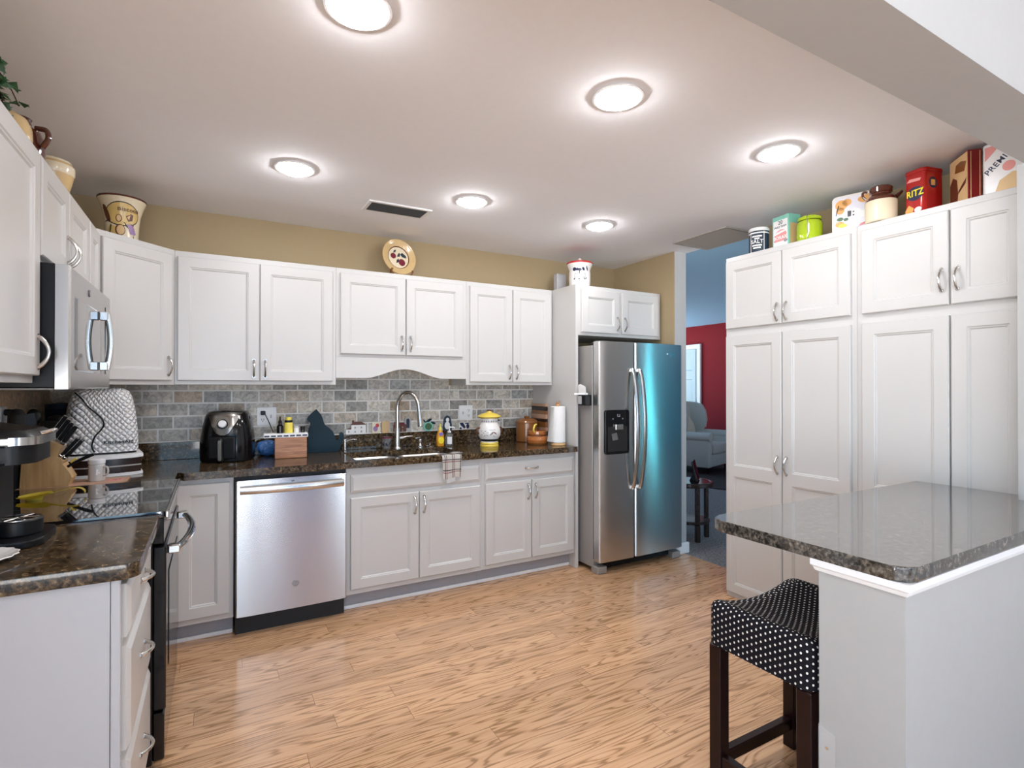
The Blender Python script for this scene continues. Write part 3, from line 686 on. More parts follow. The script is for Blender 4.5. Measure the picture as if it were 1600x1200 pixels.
# ================================================================== pantry wall
XP = 3.742
PG = 'tall white pantry cabinets'
def pantry(label, y0, y1, cols, hup, hlow):
    r = root('pantry_cabinet', label, 'cabinet', (3.93, (y0 + y1) / 2, 0), 0, PG)
    MB().box(XP, 4.124, y0, y1, 0.0, 2.2, 0.0015).build('body', 'white_paint', r)
    for i, (a, b) in enumerate(cols):
        d = door(r, (XP, b, 1.735), *FP, b - a, 0.432)
        pull(d, (XP - 0.02, (a + 0.026) if i == 0 else (b - 0.026), hup), Z_, -X_)
        d = door(r, (XP, b, 0.035), *FP, b - a, 1.65, mids=(0.785,))
        pull(d, (XP - 0.02, (a + 0.026) if i == 0 else (b - 0.026), hlow), Z_, -X_)
    return r
pantry('tall white four-door pantry cabinet beside the doorway', -2.325, -1.512, [(-1.910, -1.522), (-2.300, -1.916)], 1.805, 0.895)
pantry('tall white four-door pantry cabinet behind the peninsula top', -3.003, -2.326, [(-2.728, -2.355), (-3.000, -2.736)], 1.85, 0.76)

# ================================================================== counters
m = MB()
hx0, hx1, hy0, hy1 = 1.565, 2.285, -0.584, -0.185
Z0, Z1 = 0.8745, 0.914
def rcorner(cx, cy, r, a0, a1, n=8): return [(cx + r * math.cos(a0 + (a1 - a0) * i / n), cy + r * math.sin(a0 + (a1 - a0) * i / n)) for i in range(n + 1)]
m.box(0.001, 0.645, -0.874, -0.600, Z0, Z1)
m.prism([(0.001, -0.600), (0.645, -0.600)] + [(0.645 + 0.03, -0.645)] + [(hx0, -0.645), (hx0, -0.001), (0.001, -0.001)], (0, 0, Z0), X_, Y_, Z_ * (Z1 - Z0))
m.box(hx0, hx1, -0.645, hy0, Z0, Z1).box(hx0, hx1, hy1, -0.001, Z0, Z1).box(hx1, 3.176, -0.645, -0.001, Z0, Z1)
bmesh.ops.remove_doubles(m.bm, verts=m.bm.verts, dist=1e-5)
ct = m.build('countertop', 'granite', angle=20); tag(ct, 'L-shaped dark speckled granite countertop along the back wall holding the sink', 'countertop')
tag(MB().box(0.001, 3.176, -0.021, -0.001, Z1 + 0.0003, 1.021, 0.002).box(0.001, 0.021, -0.874, -0.021, Z1 + 0.0003, 1.021, 0.002).build('granite_upstand', 'granite'), 'dark granite upstand strip along the back counter below the tile', 'upstand')
m = MB().prism([(0.001, -2.215)] + rcorner(0.645 - 0.03, -2.215 + 0.03, 0.03, -PI / 2, 0) + [(0.645, -1.638), (0.001, -1.638)], (0, 0, Z0), X_, Y_, Z_ * (Z1 - Z0), bev=0.003)
ct = m.build('countertop', 'granite', angle=18); tag(ct, 'short dark granite countertop under the coffee maker, nearest the camera', 'countertop')
tag(MB().box(0.001, 0.021, -2.215, -1.638, Z1 + 0.0003, 1.021, 0.002).build('granite_upstand', 'granite'), 'short granite upstand strip behind the coffee maker', 'upstand')
pts = rcorner(2.285 + 0.045, -3.205 + 0.045, 0.045, PI, 1.5 * PI) + [(3.584, -3.205), (3.584, -3.006), (3.719, -3.006), (3.719, -2.598)] + rcorner(2.285 + 0.06, -2.598 - 0.06, 0.06, PI / 2, PI)
m = MB().prism(pts, (0, 0, 0.8755), X_, Y_, Z_ * 0.0385, bev=0.006)
tag(m.build('peninsula_top', 'granite_island', angle=18), 'grey-flecked granite peninsula top resting on the low wall', 'countertop')

# ================================================================== refrigerator
FX0, FX1, FXS = 3.228, 4.060, 3.558
r = root('refrigerator', 'stainless side-by-side refrigerator with a black dispenser', 'refrigerator', (3.64, -0.42, 0))
MB().box(FX0, FX1, -0.757, -0.03, 0.035, 1.665, 0.006).build('cabinet_shell', 'stainless_side', r)
def fdoor(x0, x1, cut=None):
    m = MB(); y0, y1, z0, z1 = -0.842, -0.770, 0.088, 1.692
    n = 14; sag = 0.010
    def yy(x):
        t = (x - FX0) / (FX1 - FX0); return y0 - sag * (4 * t * (1 - t)) + 0.006
    xs = [x0 + (x1 - x0) * i / n for i in range(n + 1)]
    poly = [(x0, y1), (x0, yy(x0) + 0.008)] + [(x, yy(x)) for x in ([x0 + 0.008] + xs[1:-1] + [x1 - 0.008])] + [(x1, yy(x1) + 0.008), (x1, y1)]
    m.prism(poly, (0, 0, z0), X_, Y_, Z_ * (z1 - z0), bev=0.004)
    return m
d1 = fdoor(FX0, FXS - 0.004).build('door', 'stainless', r, angle=22)
d2 = fdoor(FXS + 0.004, FX1).build('door', 'stainless', r, angle=22)
MB().box(FX0 + 0.004, FX1 - 0.004, -0.770, -0.757, 0.10, 1.685).build('door_gasket', 'black_matte', r)
def fhandle(par, x, s_):
    pts = []; n = 24
    for i in range(n + 1):
        t = i / n; z = 0.60 + 0.895 * t; b = math.sin(PI * t)
        pts.append((x + s_ * 0.006 * b, -0.858 - 0.052 * b ** 0.6, z))
    m = MB().tube(pts, 0.0165, 12, ry=0.010, up=(0, 1, 0))
    for z in (0.612, 1.483): m.box(x - 0.012, x + 0.012, -0.872, -0.843, z - 0.014, z + 0.014, 0.003)
    m.build('handle', 'nickel', par)
fhandle(d1, FXS - 0.034, 1); fhandle(d2, FXS + 0.036, 1)
# water and ice dispenser in the left door
dp = MB(); ox, oz, w, h = 3.275, 0.868, 0.222, 0.322
dp.prism(rrect(w, h, 0.016, cx=ox + w / 2, cy=oz + h / 2), (0, -0.8445, 0), X_, Z_, V((0, -0.006, 0)), bev=0.002)
dq = dp.build('dispenser_panel', 'black_gloss', d1)
MB().rings((ox + 0.02, -0.8506, oz + 0.02), X_, -Y_, [(0, w - 0.04, 0, 0.18, 0.0), (0.0, w - 0.04, 0.0, 0.18, 0.002), (0.006, w - 0.046, 0.006, 0.174, 0.002), (0.014, w - 0.054, 0.014, 0.166, 0.0008)]).build('dispenser_recess', 'black_matte', dq)
MB().box(ox + 0.080, ox + 0.152, -0.868, -0.850, oz + 0.178, oz + 0.218, 0.003).build('spout', 'nickel', dq)
MB().prism([(ox + 0.045, oz + 0.150), (ox + 0.095, oz + 0.158), (ox + 0.108, oz + 0.105), (ox + 0.055, oz + 0.100)], (0, -0.855, 0), X_, Z_, V((0, -0.006, 0)), bev=0.001).build('paddle', 'nickel', dq)
m = MB()
m.box(ox + 0.108, ox + 0.112, -0.8525, -0.850, oz + 0.272, oz + 0.292).box(ox + 0.112, ox + 0.128, -0.8525, -0.850, oz + 0.272, oz + 0.276).box(ox + 0.128, ox + 0.132, -0.8525, -0.850, oz + 0.272, oz + 0.292)
for x in (ox + 0.066, ox + 0.158): m.lathe([(0.005, 0), (0.005, 0.002), (0, 0.002)], (x, -0.8505, oz + 0.258), 12, M=Matrix.Rotation(PI / 2, 3, 'X'))
m.build('indicator', 'grey_print', dq)
m = MB().box(3.895, 3.970, -0.8455, -0.840, 1.612, 1.620).prism(ell(3.945, 1.604, 0.016, 0.005, 14), (0, -0.840, 0), X_, Z_, V((0, -0.0045, 0)))
m.build('badge', 'chrome', d2)
m = MB().box(FX0 + 0.09, FX1 - 0.09, -0.775, -0.735, 0.025, 0.080)
for i in range(5): m.box(FX0 + 0.10, FX1 - 0.10, -0.778, -0.7745, 0.030 + i * 0.010, 0.035 + i * 0.010)
m.build('base_grille', 'black_plastic', r)
for x in (FX0, FX1 - 0.085):
    MB().box(x, x + 0.085, -0.818, -0.735, 0.0, 0.052, 0.005).build('foot_cover', 'stainless_side', r)
for x in (FX0 + 0.03, FX1 - 0.09): MB().box(x, x + 0.06, -0.80, -0.70, 1.6655, 1.69, 0.004).build('hinge_cover', 'black_plastic', r)
# magnetic note box on its side
r = root('magnetic_pouch', 'small black magnetic box holding papers on the refrigerator side', 'organizer', (3.205, -0.70, 1.225))
MB().box(3.172, 3.2275, -0.748, -0.655, 1.222, 1.300, 0.003).build('pouch_body', 'black_plastic', r)
MB().box(3.1695, 3.1718, -0.70, -0.66, 1.232, 1.292).build('pouch_window', 'panel_grey', r)
tag(MB().prism([(-0.735, 1.301), (-0.640, 1.301), (-0.635, 1.372), (-0.66, 1.380), (-0.72, 1.362)], (3.188, 0, 0), Y_, Z_, V((0.003, 0, 0))).build('paper_slip', 'white_print'), 'white paper slip standing in the black box on the refrigerator', 'paper')
tag(MB().prism([(-0.0, 0.0), (0.10, 0.0), (0.10, 0.012), (0, 0.012)], (3.130, -0.665, 1.3015), V((0.72, -0.69, 0)), Z_, V((0.002, 0.002, 0))).build('paper_slip', 'white_print'), 'narrow white paper strip sticking out of the black box on the refrigerator', 'paper')

# ================================================================== dishwasher
r = root('dishwasher', 'stainless dishwasher with a bar handle under the granite counter', 'dishwasher', (1.2, -0.32, 0))
DX0, DX1 = 0.913, 1.494
MB().box(DX0 - 0.006, DX1 + 0.003, -0.598, -0.03, 0.11, 0.868).build('tub', 'black_matte', r)
MB().box(DX0, DX1, -0.575, -0.10, 0.0, 0.108).build('toe_kick', 'black_matte', r)
m = MB(); n = 12
poly = [(DX0, -0.600), (DX0, -0.632)] + [(DX0 + 0.006 + (DX1 - DX0 - 0.012) * i / n, -0.638 - 0.004 * math.sin(PI * i / n)) for i in range(n + 1)] + [(DX1, -0.632), (DX1, -0.600)]
m.prism(poly, (0, 0, 0.112), X_, Y_, Z_ * 0.738, bev=0.003)
d = m.build('door', 'stainless', r, angle=22)
m = MB().tube([(DX0 + 0.02, -0.664, 0.800), (DX0 + 0.16, -0.682, 0.800), (1.203, -0.687, 0.800), (DX1 - 0.16, -0.682, 0.800), (DX1 - 0.02, -0.664, 0.800)], 0.008, 12, ry=0.021, up=(0, 0, 1))
m.box(DX0 + 0.02, DX0 + 0.05, -0.668, -0.636, 0.787, 0.813, 0.004).box(DX1 - 0.05, DX1 - 0.02, -0.668, -0.636, 0.787, 0.813, 0.004)
m.build('handle', 'nickel', d)
m = MB().lathe([(0.0, 0.0), (0.019, 0.0), (0.019, 0.004), (0.016, 0.006), (0.0, 0.006)], (1.215, -0.6405, 0.252), 28, M=Matrix.Rotation(PI / 2, 3, 'X'))
bd = m.build('badge', 'grey_print', d)
lettering('GE', 0.021, 'chrome', bd, (1.215, -0.648, 0.252), X_, Z_, name='emblem')
MB().lathe([(0.0145, 0), (0.0165, 0), (0.0165, 0.001), (0.0145, 0.001)], (1.215, -0.6465, 0.252), 28, M=Matrix.Rotation(PI / 2, 3, 'X')).build('emblem_ring', 'chrome', bd)
MB().box(1.190, 1.206, -0.6445, -0.640, 0.828, 0.833).build('vent_slot', 'black_print', d)

# ================================================================== range
RY0, RY1 = -1.634, -0.879
r = root('range', 'black smooth-top electric range with a curved steel oven handle', 'range', (0.33, -1.256, 0))
MB().box(0.012, 0.624, RY0, RY1, 0.04, 0.900, 0.003).build('body', 'black_plastic', r)
m = MB().prism(rrect(0.650, RY1 - RY0 - 0.004, 0.012, cx=0.335, cy=(RY0 + RY1) / 2), (0, 0, 0.9005), X_, Y_, Z_ * 0.0225, bev=0.003)
ck = m.build('cooktop', 'cooktop_glass', r)
for x, y, q in ((0.18, -1.44, 0.075), (0.18, -1.07, 0.10), (0.46, -1.44, 0.11), (0.46, -1.07, 0.075)): MB().lathe([(q - 0.0012, 0.0003), (q, 0.0003)], (x, y, 0.9231), 48).build('burner_ring', 'vent_dark', ck)
MB().box(0.624, 0.657, RY0, RY1, 0.808, 0.900, 0.004).build('control_strip', 'black_gloss', r)
m = MB().box(0.6605, 0.672, RY0 + 0.001, RY1 - 0.001, 0.898, 0.9235, 0.003); m.build('front_rim', 'nickel', r)
od = MB().box(0.6245, 0.664, RY0 + 0.003, RY1 - 0.003, 0.225, 0.800, 0.005).build('oven_door', 'black_gloss', r)
MB().box(0.6645, 0.6665, RY0 + 0.12, RY1 - 0.12, 0.33, 0.68).build('oven_window', 'black_gloss', od)
m = MB(); pts = []
for i in range(21):
    t = i / 20; pts.append((0.690 + 0.040 * math.sin(PI * t) ** 0.8, RY0 + 0.075 + (RY1 - RY0 - 0.15) * t, 0.768))
m.tube(pts, 0.015, 14, ry=0.012, up=(0, 0, 1))
for y in (RY0 + 0.085, RY1 - 0.085): m.box(0.664, 0.704, y - 0.018, y + 0.018, 0.752, 0.784, 0.005)
m.build('handle', 'chrome', od)
dw = MB().box(0.6245, 0.660, RY0 + 0.003, RY1 - 0.003, 0.05, 0.215, 0.005).build('storage_drawer', 'black_gloss', r)
for y in (RY0 + 0.05, RY1 - 0.05):
    for x in (0.08, 0.56): MB().lathe([(0.02, 0), (0.02, 0.04)], (x, y, 0), 12).build('foot', 'black_matte', r)

# ================================================================== over-range microwave
MY0, MY1 = -1.631, -0.881
r = root('microwave', 'stainless over-the-range microwave with a bowed handle', 'microwave', (0.2, -1.256, 1.352))
MB().box(0.012, 0.358, MY0, MY1, 1.356, 1.762, 0.003).build('case', 'black_plastic', r)
m = MB().rings((0.358, MY0, 1.352), Y_, X_, [(0, 0.75, 0, 0.408, 0), (0, 0.75, 0, 0.408, 0.034), (0.006, 0.744, 0.006, 0.402, 0.040), (0.055, 0.545, 0.062, 0.315, 0.040), (0.058, 0.542, 0.065, 0.312, 0.0385)], fill=True)
m.bm.faces.ensure_lookup_table(); m.bm.faces[-1].material_index = 1
d = m.build('door', ['stainless_micro', 'cooktop_glass'], r, angle=18)
MB().prism(rrect(0.105, 0.29, 0.01, cx=MY0 + 0.685, cy=1.56), (0.398, 0, 0), Y_, Z_, V((0.002, 0, 0))).build('control_panel', 'cooktop_glass', r)
tag(MB().box(0.400, 0.4012, MY0 + 0.645, MY0 + 0.725, 1.455, 1.485).build('clock_display', 'display_cyan', r))
m = MB(); pts = []
hy = MY0 + 0.510
for i in range(17):
    t = i / 16; pts.append((0.4215 + 0.012 * math.sin(PI * t), hy, 1.432 + 0.232 * t))
m.tube(pts, 0.0055, 12, ry=0.011, up=(1, 0, 0))
for z in (1.445, 1.651): m.box(0.398, 0.4265, hy - 0.014, hy + 0.014, z - 0.018, z + 0.018, 0.003)
m.build('handle', 'nickel', d)
MB().lathe([(0, 0), (0.013, 0), (0.013, 0.003), (0, 0.003)], (0.3985, MY0 + 0.30, 1.712), 24, M=Matrix.Rotation(PI / 2, 3, 'Y')).build('badge', 'grey_print', d)
MB().box(0.03, 0.35, MY0 + 0.02, MY1 - 0.02, 1.350, 1.3555).build('vent_filter', 'vent_grey', r)

# ================================================================== sink and tap
r = root('kitchen_sink', 'double-bowl stainless sink set into the granite counter', 'sink', (1.92, -0.37, 0.70))
def bowl(x0, x1, y0, y1):
    m = MB(); z = Z_; n = 6; rows = []
    for k, (ins, zz) in enumerate([(-0.007, 0.8738), (0.0, 0.8738), (0.006, 0.865), (0.012, 0.74), (0.035, 0.715), (0.10, 0.710)]):
        rows.append([m.v((p, q, zz)) for p, q in rrect(x1 - x0 - 2 * ins, y1 - y0 - 2 * ins, max(0.02, 0.06 - ins * 0.3), 6, (x0 + x1) / 2, (y0 + y1) / 2)])
    for a, b in zip(rows, rows[1:]):
        for i in range(len(a)): m.f([a[i], a[(i + 1) % len(a)], b[(i + 1) % len(a)], b[i]])
    m.f(rows[-1]); return m
b1 = bowl(1.572, 1.900, -0.574, -0.192).build('bowl', 'sink_steel', r); b2 = bowl(1.932, 2.278, -0.574, -0.192).build('bowl', 'sink_steel', r)
for b, x in ((b1, 1.736), (b2, 2.105)): MB().lathe([(0.0, 0.002), (0.035, 0.0), (0.042, 0.004), (0.042, 0.0)], (x, -0.39, 0.7105), 24).build('drain', 'chrome', b)
r = root('faucet', 'tall brushed gooseneck faucet at the back of the sink', 'faucet', (1.962, -0.115, 0.914))
m = L(r).lathe([(0.0, 0), (0.030, 0), (0.030, 0.006), (0.026, 0.012), (0.023, 0.016), (0.021, 0.10), (0.0185, 0.145), (0.0175, 0.15), (0.0, 0.15)], n=24)
m.build('base', 'nickel', r)
dx, dy = 0.62, -0.785
pts = [(0, 0, 0.15), (0, 0, 0.29)]; ar = 0.090
for i in range(1, 15):
    a = PI * i / 14 * 0.96; pts.append((dx * (ar - ar * math.cos(a)), dy * (ar - ar * math.cos(a)), 0.29 + 0.115 * math.sin(a)))
p = V(pts[-1]); e = V((dx * 0.10, dy * 0.10, -1)).normalized()
pts.append(p + e * 0.03)
L(r).tube(pts, 0.0140, 16).build('spout', 'nickel', r)
L(r).tube([p + e * 0.03, p + e * 0.055, p + e * 0.06, p + e * 0.135, p + e * 0.14], [0.0145, 0.0155, 0.0175, 0.0185, 0.015], 16).build('spray_head', 'nickel', r)
m = L(r).tube([(0.018, -0.004, 0.075), (0.045, -0.010, 0.078)], 0.013, 14).tube([(0.04, -0.009, 0.078), (0.065, -0.016, 0.086), (0.105, -0.028, 0.088)], [0.008, 0.0065, 0.0055], 10)
m.build('lever', 'nickel', r)
r = root('filter_tap', 'slim brushed drinking-water tap left of the sink', 'tap', (1.597, -0.105, 0.914))
L(r).lathe([(0.0, 0), (0.017, 0), (0.017, 0.004), (0.011, 0.010), (0.009, 0.075), (0.016, 0.078), (0.016, 0.084), (0.0, 0.086)], n=18).build('post', 'nickel', r)
L(r).tube([(0.008, -0.002, 0.068), (0.03, -0.008, 0.078), (0.055, -0.015, 0.083), (0.075, -0.02, 0.080)], [0.006, 0.005, 0.005, 0.0045], 10).build('spout', 'nickel', r)
r = root('soap_pump', 'small chrome soap pump fixed behind the sink', 'soap dispenser', (2.135, -0.115, 0.914))
L(r).lathe([(0.0, 0), (0.022, 0), (0.022, 0.004), (0.013, 0.012), (0.009, 0.03), (0.013, 0.045), (0.012, 0.060), (0.0, 0.062)], n=18).build('pump_base', 'chrome', r)
L(r).tube([(0, 0, 0.060), (-0.006, -0.004, 0.071), (-0.045, -0.018, 0.070)], [0.008, 0.007, 0.005], 10).build('nozzle', 'chrome', r)
r = root('sink_stopper', 'round chrome sink stopper lying behind the sink', 'stopper', (2.222, -0.085, 0.914))
L(r).lathe([(0.0, 0), (0.038, 0), (0.040, 0.004), (0.034, 0.009), (0.012, 0.012), (0.0, 0.012)], n=28).build('disc', 'chrome', r)
L(r).lathe([(0.004, 0.012), (0.006, 0.016), (0.011, 0.019), (0.011, 0.024), (0.0, 0.026)], n=16).build('knob', 'chrome', r)

# ================================================================== ceiling fixtures
def downlight(x, y, label):
    r = root('ceiling_light', label, 'ceiling light', (x, y, CH), 0, 'recessed ceiling lights')
    L(r).lathe([(0.088, 0.0), (0.094, -0.004), (0.096, -0.009), (0.088, -0.011), (0.080, -0.007), (0.080, 0.0)], n=40).build('trim_ring', 'trim_white', r)
    L(r).lathe([(0.0, -0.034), (0.035, -0.032), (0.060, -0.024), (0.074, -0.012), (0.079, 0.0)], n=40).build('diffuser', 'lamp_lens', r)
for x, y, q in ((1.17, -2.31, 'cut by the top of the photo'), (2.14, -2.31, 'in the middle of the near row'), (3.11, -2.31, 'nearest the pantry cabinets'),
                (1.16, -1.01, 'above the dishwasher end'), (2.136, -1.01, 'just right of the air vent'), (3.09, -1.01, 'in front of the refrigerator')):
    downlight(x, y, 'round recessed ceiling light ' + q)
# two unseen lamps added as fill light in the dining room around the camera
for x in (0.7, 3.2):
    r = root('ceiling_light', 'unseen fill light added in the dining room ceiling, %s' % ('window side' if x > 2 else 'door side'), 'ceiling light', (x, -5.9, 2.95), 0, 'added dining room fill lights')
    L(r).lathe([(0.088, 0.0), (0.094, -0.004), (0.096, -0.009), (0.088, -0.011), (0.080, -0.007), (0.080, 0.0)], n=40).build('trim_ring', 'trim_white', r)
    L(r).lathe([(0.0, -0.034), (0.035, -0.032), (0.060, -0.024), (0.074, -0.012), (0.079, 0.0)], n=40).build('diffuser', 'lamp_lens', r)
def vent(label, x0, x1, y0, y1, nslat, along, fmat, bmat):
    r = root('air_vent', label, 'air vent', ((x0 + x1) / 2, (y0 + y1) / 2, CH))
    m = MB(); b = 0.022; z0, z1 = CH - 0.009, CH - 0.0005
    m.box(x0, x1, y0, y0 + b, z0, z1, 0.002).box(x0, x1, y1 - b, y1, z0, z1, 0.002).box(x0, x0 + b, y0 + b, y1 - b, z0, z1, 0.002).box(x1 - b, x1, y0 + b, y1 - b, z0, z1, 0.002)
    m.build('vent_frame', fmat, r)
    m = MB().box(x0 + b, x1 - b, y0 + b, y1 - b, CH - 0.002, CH - 0.0005)
    for i in range(nslat):
        t = (i + 0.5) / nslat
        if along == 'x':
            y = y0 + b + (y1 - y0 - 2 * b) * t; m.prism([(y - 0.006, CH - 0.002), (y + 0.004, CH - 0.009), (y + 0.006, CH - 0.009), (y - 0.004, CH - 0.002)], (x0 + b, 0, 0), Y_, Z_, X_ * (x1 - x0 - 2 * b))
        else:
            x = x0 + b + (x1 - x0 - 2 * b) * t; m.prism([(x - 0.006, CH - 0.002), (x + 0.004, CH - 0.009), (x + 0.006, CH - 0.009), (x - 0.004, CH - 0.002)], (0, y0 + b, 0), X_, Z_, Y_ * (y1 - y0 - 2 * b))
    m.build('louver', bmat, r)
vent('dark rectangular ceiling air vent in a white frame above the sink', 1.60, 1.99, -0.745, -0.555, 9, 'x', 'trim_white', 'vent_dark')
vent('grey return-air grille in the ceiling beside the pantry top', 3.86, 4.24, -1.42, -0.93, 14, 'y', 'vent_grey', 'vent_grey')

ZC = 0.914
# ================================================================== back counter, left to right
# air fryer
r = root('air_fryer', 'black air fryer with a silver control face', 'air fryer', (0.885, -0.175, ZC), R(-14))
T = MW[r]
def sect(w, d, rr, z, y=0.0): return [(p, q + y, z) for p, q in rrect(w, d, rr, 6)]
def loft(T, secs, cap=True):
    m = MB(T); rows = [[m.v(p) for p in s_] for s_ in secs]
    for a, b in zip(rows, rows[1:]):
        for i in range(len(a)): m.f([a[i], a[(i + 1) % len(a)], b[(i + 1) % len(a)], b[i]])
    if cap: m.f(list(reversed(rows[0]))); m.f(rows[-1])
    return m
loft(T, [sect(0.26, 0.26, 0.10, 0.0), sect(0.283, 0.283, 0.11, 0.006), sect(0.290, 0.290, 0.115, 0.05), sect(0.286, 0.286, 0.11, 0.12), sect(0.262, 0.266, 0.10, 0.21, 0.004), sect(0.230, 0.235, 0.085, 0.275, 0.01), sect(0.205, 0.210, 0.08, 0.295, 0.014), sect(0.15, 0.15, 0.06, 0.301, 0.02)]).build('housing', 'black_gloss', r, angle=50)
# silver V-shaped face, bent over the tapering front
def front_y(x, z):
    for (za, wa, ya), (zb, wb, yb) in zip([(0.12, 0.143, 0), (0.21, 0.133, 0.004), (0.275, 0.1175, 0.01), (0.295, 0.105, 0.014)], [(0.21, 0.133, 0.004), (0.275, 0.1175, 0.01), (0.295, 0.105, 0.014), (0.301, 0.075, 0.02)]):
        if za <= z <= zb: t = (z - za) / (zb - za); hw = wa + (wb - wa) * t; y0 = ya + (yb - ya) * t; break
    else: hw, y0 = 0.1, 0.01
    rr = hw * 0.8; fx = hw - rr
    ex = max(0, abs(x) - fx); return y0 - hw + (rr - math.sqrt(max(0.0, rr * rr - ex * ex)))
rows = []
for i in range(13):
    z = 0.160 + 0.134 * i / 12; t = i / 12
    hw = 0.022 + 0.074 * t ** 0.8
    if i == 0: hw = 0.012
    rows.append([(hw * (j / 8 - 1), front_y(hw * (j / 8 - 1), z) - 0.003, z) for j in range(17)])
MB(T).sheet(rows, 0.0025).build('control_face', 'nickel', r)
fy = front_y(0, 0.222)
k = MB(T).lathe([(0.0, 0.024), (0.019, 0.023), (0.022, 0.018), (0.022, 0.0), (0, 0)], (0, fy, 0.225), 24, M=Matrix.Rotation(PI / 2 - 0.18, 3, 'X')).build('dial', 'white_plastic', r)
MB(T).lathe([(0.023, 0.0), (0.029, 0.0), (0.029, 0.006), (0.023, 0.006)], (0, fy - 0.002, 0.225), 28, M=Matrix.Rotation(PI / 2 - 0.18, 3, 'X')).build('dial_ring', 'black_plastic', r)
MB(T).lathe([(0.0, 0.010), (0.026, 0.006), (0.030, 0.0), (0.0, 0.0)], (0, -0.055, 0.297), 20).build('timer_knob', 'black_plastic', r)
bk = MB(T).box(-0.075, 0.075, -0.152, -0.132, 0.02, 0.155, 0.012, 2).build('basket_front', 'black_plastic', r)
h = MB(T).tube([(0, -0.15, 0.130), (0, -0.172, 0.135), (0, -0.180, 0.110), (0, -0.180, 0.04), (0, -0.176, 0.022), (0, -0.15, 0.022)], 0.014, 12).build('handle', 'black_plastic', bk)
MB(T).prism(rrect(0.019, 0.118, 0.008, cy=0.077), (0, -0.1935, 0), X_, Z_, V((0, -0.003, 0)), bev=0.001).build('handle_plate', 'nickel', bk)

# outlet plates
def outlet(label, x, z, sw, w=0.115, left_switch=False, cat='outlet'):
    r = root('wall_outlet', label, cat, (x, -0.010, z), 0, 'wall outlets over the counter')
    MB().prism(rrect(w, 0.117, 0.004, cx=x, cy=z), (0, -0.0103, 0), X_, Z_, V((0, -0.006, 0)), bev=0.0015).build('cover_plate', 'white_plastic', r)
    xs, xo = (x - w * 0.22, x + w * 0.22) if left_switch else (x + w * 0.22, x - w * 0.22)
    m = MB().box(xs - 0.005, xs + 0.005, -0.024, -0.0165, z - 0.012, z + 0.010, 0.002); m.build('switch_toggle', 'panel_grey', r)
    m = MB()
    for dz in (-0.021, 0.021):
        m.box(xo - 0.008, xo - 0.005, -0.0168, -0.016, z + dz - 0.005, z + dz + 0.006).box(xo + 0.005, xo + 0.008, -0.0168, -0.016, z + dz - 0.005, z + dz + 0.006)
        m.lathe([(0.003, 0), (0.003, 0.0006), (0, 0.0006)], (xo, -0.0163, z + dz - 0.011), 10, M=Matrix.Rotation(PI / 2, 3, 'X'))
    m.build('socket_slot', 'black_print', r)
    return r
outlet('white outlet and switch plate behind the wooden box', 1.113, 1.166, 1)
outlet('white switch and outlet plate left of the cookie jar', 2.548, 1.155, 1, left_switch=True)
r = root('power_cord', 'thin black cord plugged into the outlet behind the wooden box', 'cord', (1.09, -0.03, 1.18))
MB().tube([(1.093, -0.036, 1.190), (1.105, -0.046, 1.170), (1.128, -0.055, 1.115), (1.140, -0.10, 1.075), (1.146, -0.15, 1.055), (1.150, -0.180, 1.062)], 0.003, 8).build('cable', 'black_plastic', r)
MB().box(1.075, 1.103, -0.042, -0.0172, 1.176, 1.202, 0.004).build('plug', 'black_plastic', r)
# on the left wall
r = root('wall_outlet', 'white outlet plate on the left wall with a black plug', 'outlet', (0.01, -0.76, 1.21), 0, 'wall outlets over the counter')
MB().prism(rrect(0.072, 0.117, 0.004, cx=-0.775, cy=1.215), (0.0103, 0, 0), Y_, Z_, V((0.006, 0, 0)), bev=0.0015).build('cover_plate', 'white_plastic', r)
MB().box(0.0165, 0.05, -0.79, -0.76, 1.235, 1.262, 0.005).build('plug', 'black_plastic', r)

# blue bag behind the box
m = MB(); rows = []
for i in range(11):
    t = i / 10; row = []
    for j in range(16):
        a = 2 * PI * j / 16; q = (1 - abs(2 * t - 1) ** 3) ** 0.5 if 0 < t < 1 else 0.25
        q *= 1 + 0.14 * math.sin(3 * a + 5 * t) + 0.08 * math.sin(7 * a - 9 * t)
        row.append((1.115 + 0.065 * q * math.cos(a), -0.095 + 0.040 * q * math.sin(a), ZC + 0.001 + 0.10 * t))
    rows.append(row)
for row in rows: row.append(row[0])
g = [[m.v(p) for p in row[:-1]] for row in rows]
for a, b in zip(g, g[1:]):
    for j in range(16): m.f([a[j], a[(j + 1) % 16], b[(j + 1) % 16], b[j]])
m.f(list(reversed(g[0]))); m.f(g[-1])
tag(m.build('plastic_bag', 'blue_bag'), 'crumpled blue plastic bag between the air fryer and the wooden box', 'bag')

# wooden box with a pill organiser and small bottles on top
r = root('wooden_box', 'square reddish wooden box on the back counter', 'box', (1.235, -0.235, ZC), R(-6))
L(r).box(-0.093, 0.093, -0.065, 0.065, 0, 0.128, 0.003).build('box_body', 'box_wood', r)
r2 = root('pill_organizer', 'white pill organizer with seven lids lying on the wooden box', 'organizer', (1.205, -0.240, ZC + 0.1285), R(-4))
L(r2).box(-0.128, 0.128, -0.050, 0.055, 0.0, 0.026, 0.003).build('tray', 'white_plastic', r2)
for i in range(7):
    x = -0.109 + i * 0.0362; L(r2).box(x - 0.014, x + 0.014, -0.0525, -0.0502, 0.008, 0.017, 0.001).build('latch', 'navy_print', r2)
zt = ZC + 0.1285 + 0.0262
def vial(name, label, cat, x, y, prof, mat, cap=None, capmat=None, extra=None, z=zt, group=None, n=20):
    r = root(name, label, cat, (x, y, z), 0, group)
    L(r).lathe(prof, n=n).build('bottle_body', mat, r)
    if cap: L(r).lathe(cap, n=n).build('cap', capmat, r)
    if extra: extra(r)
    return r
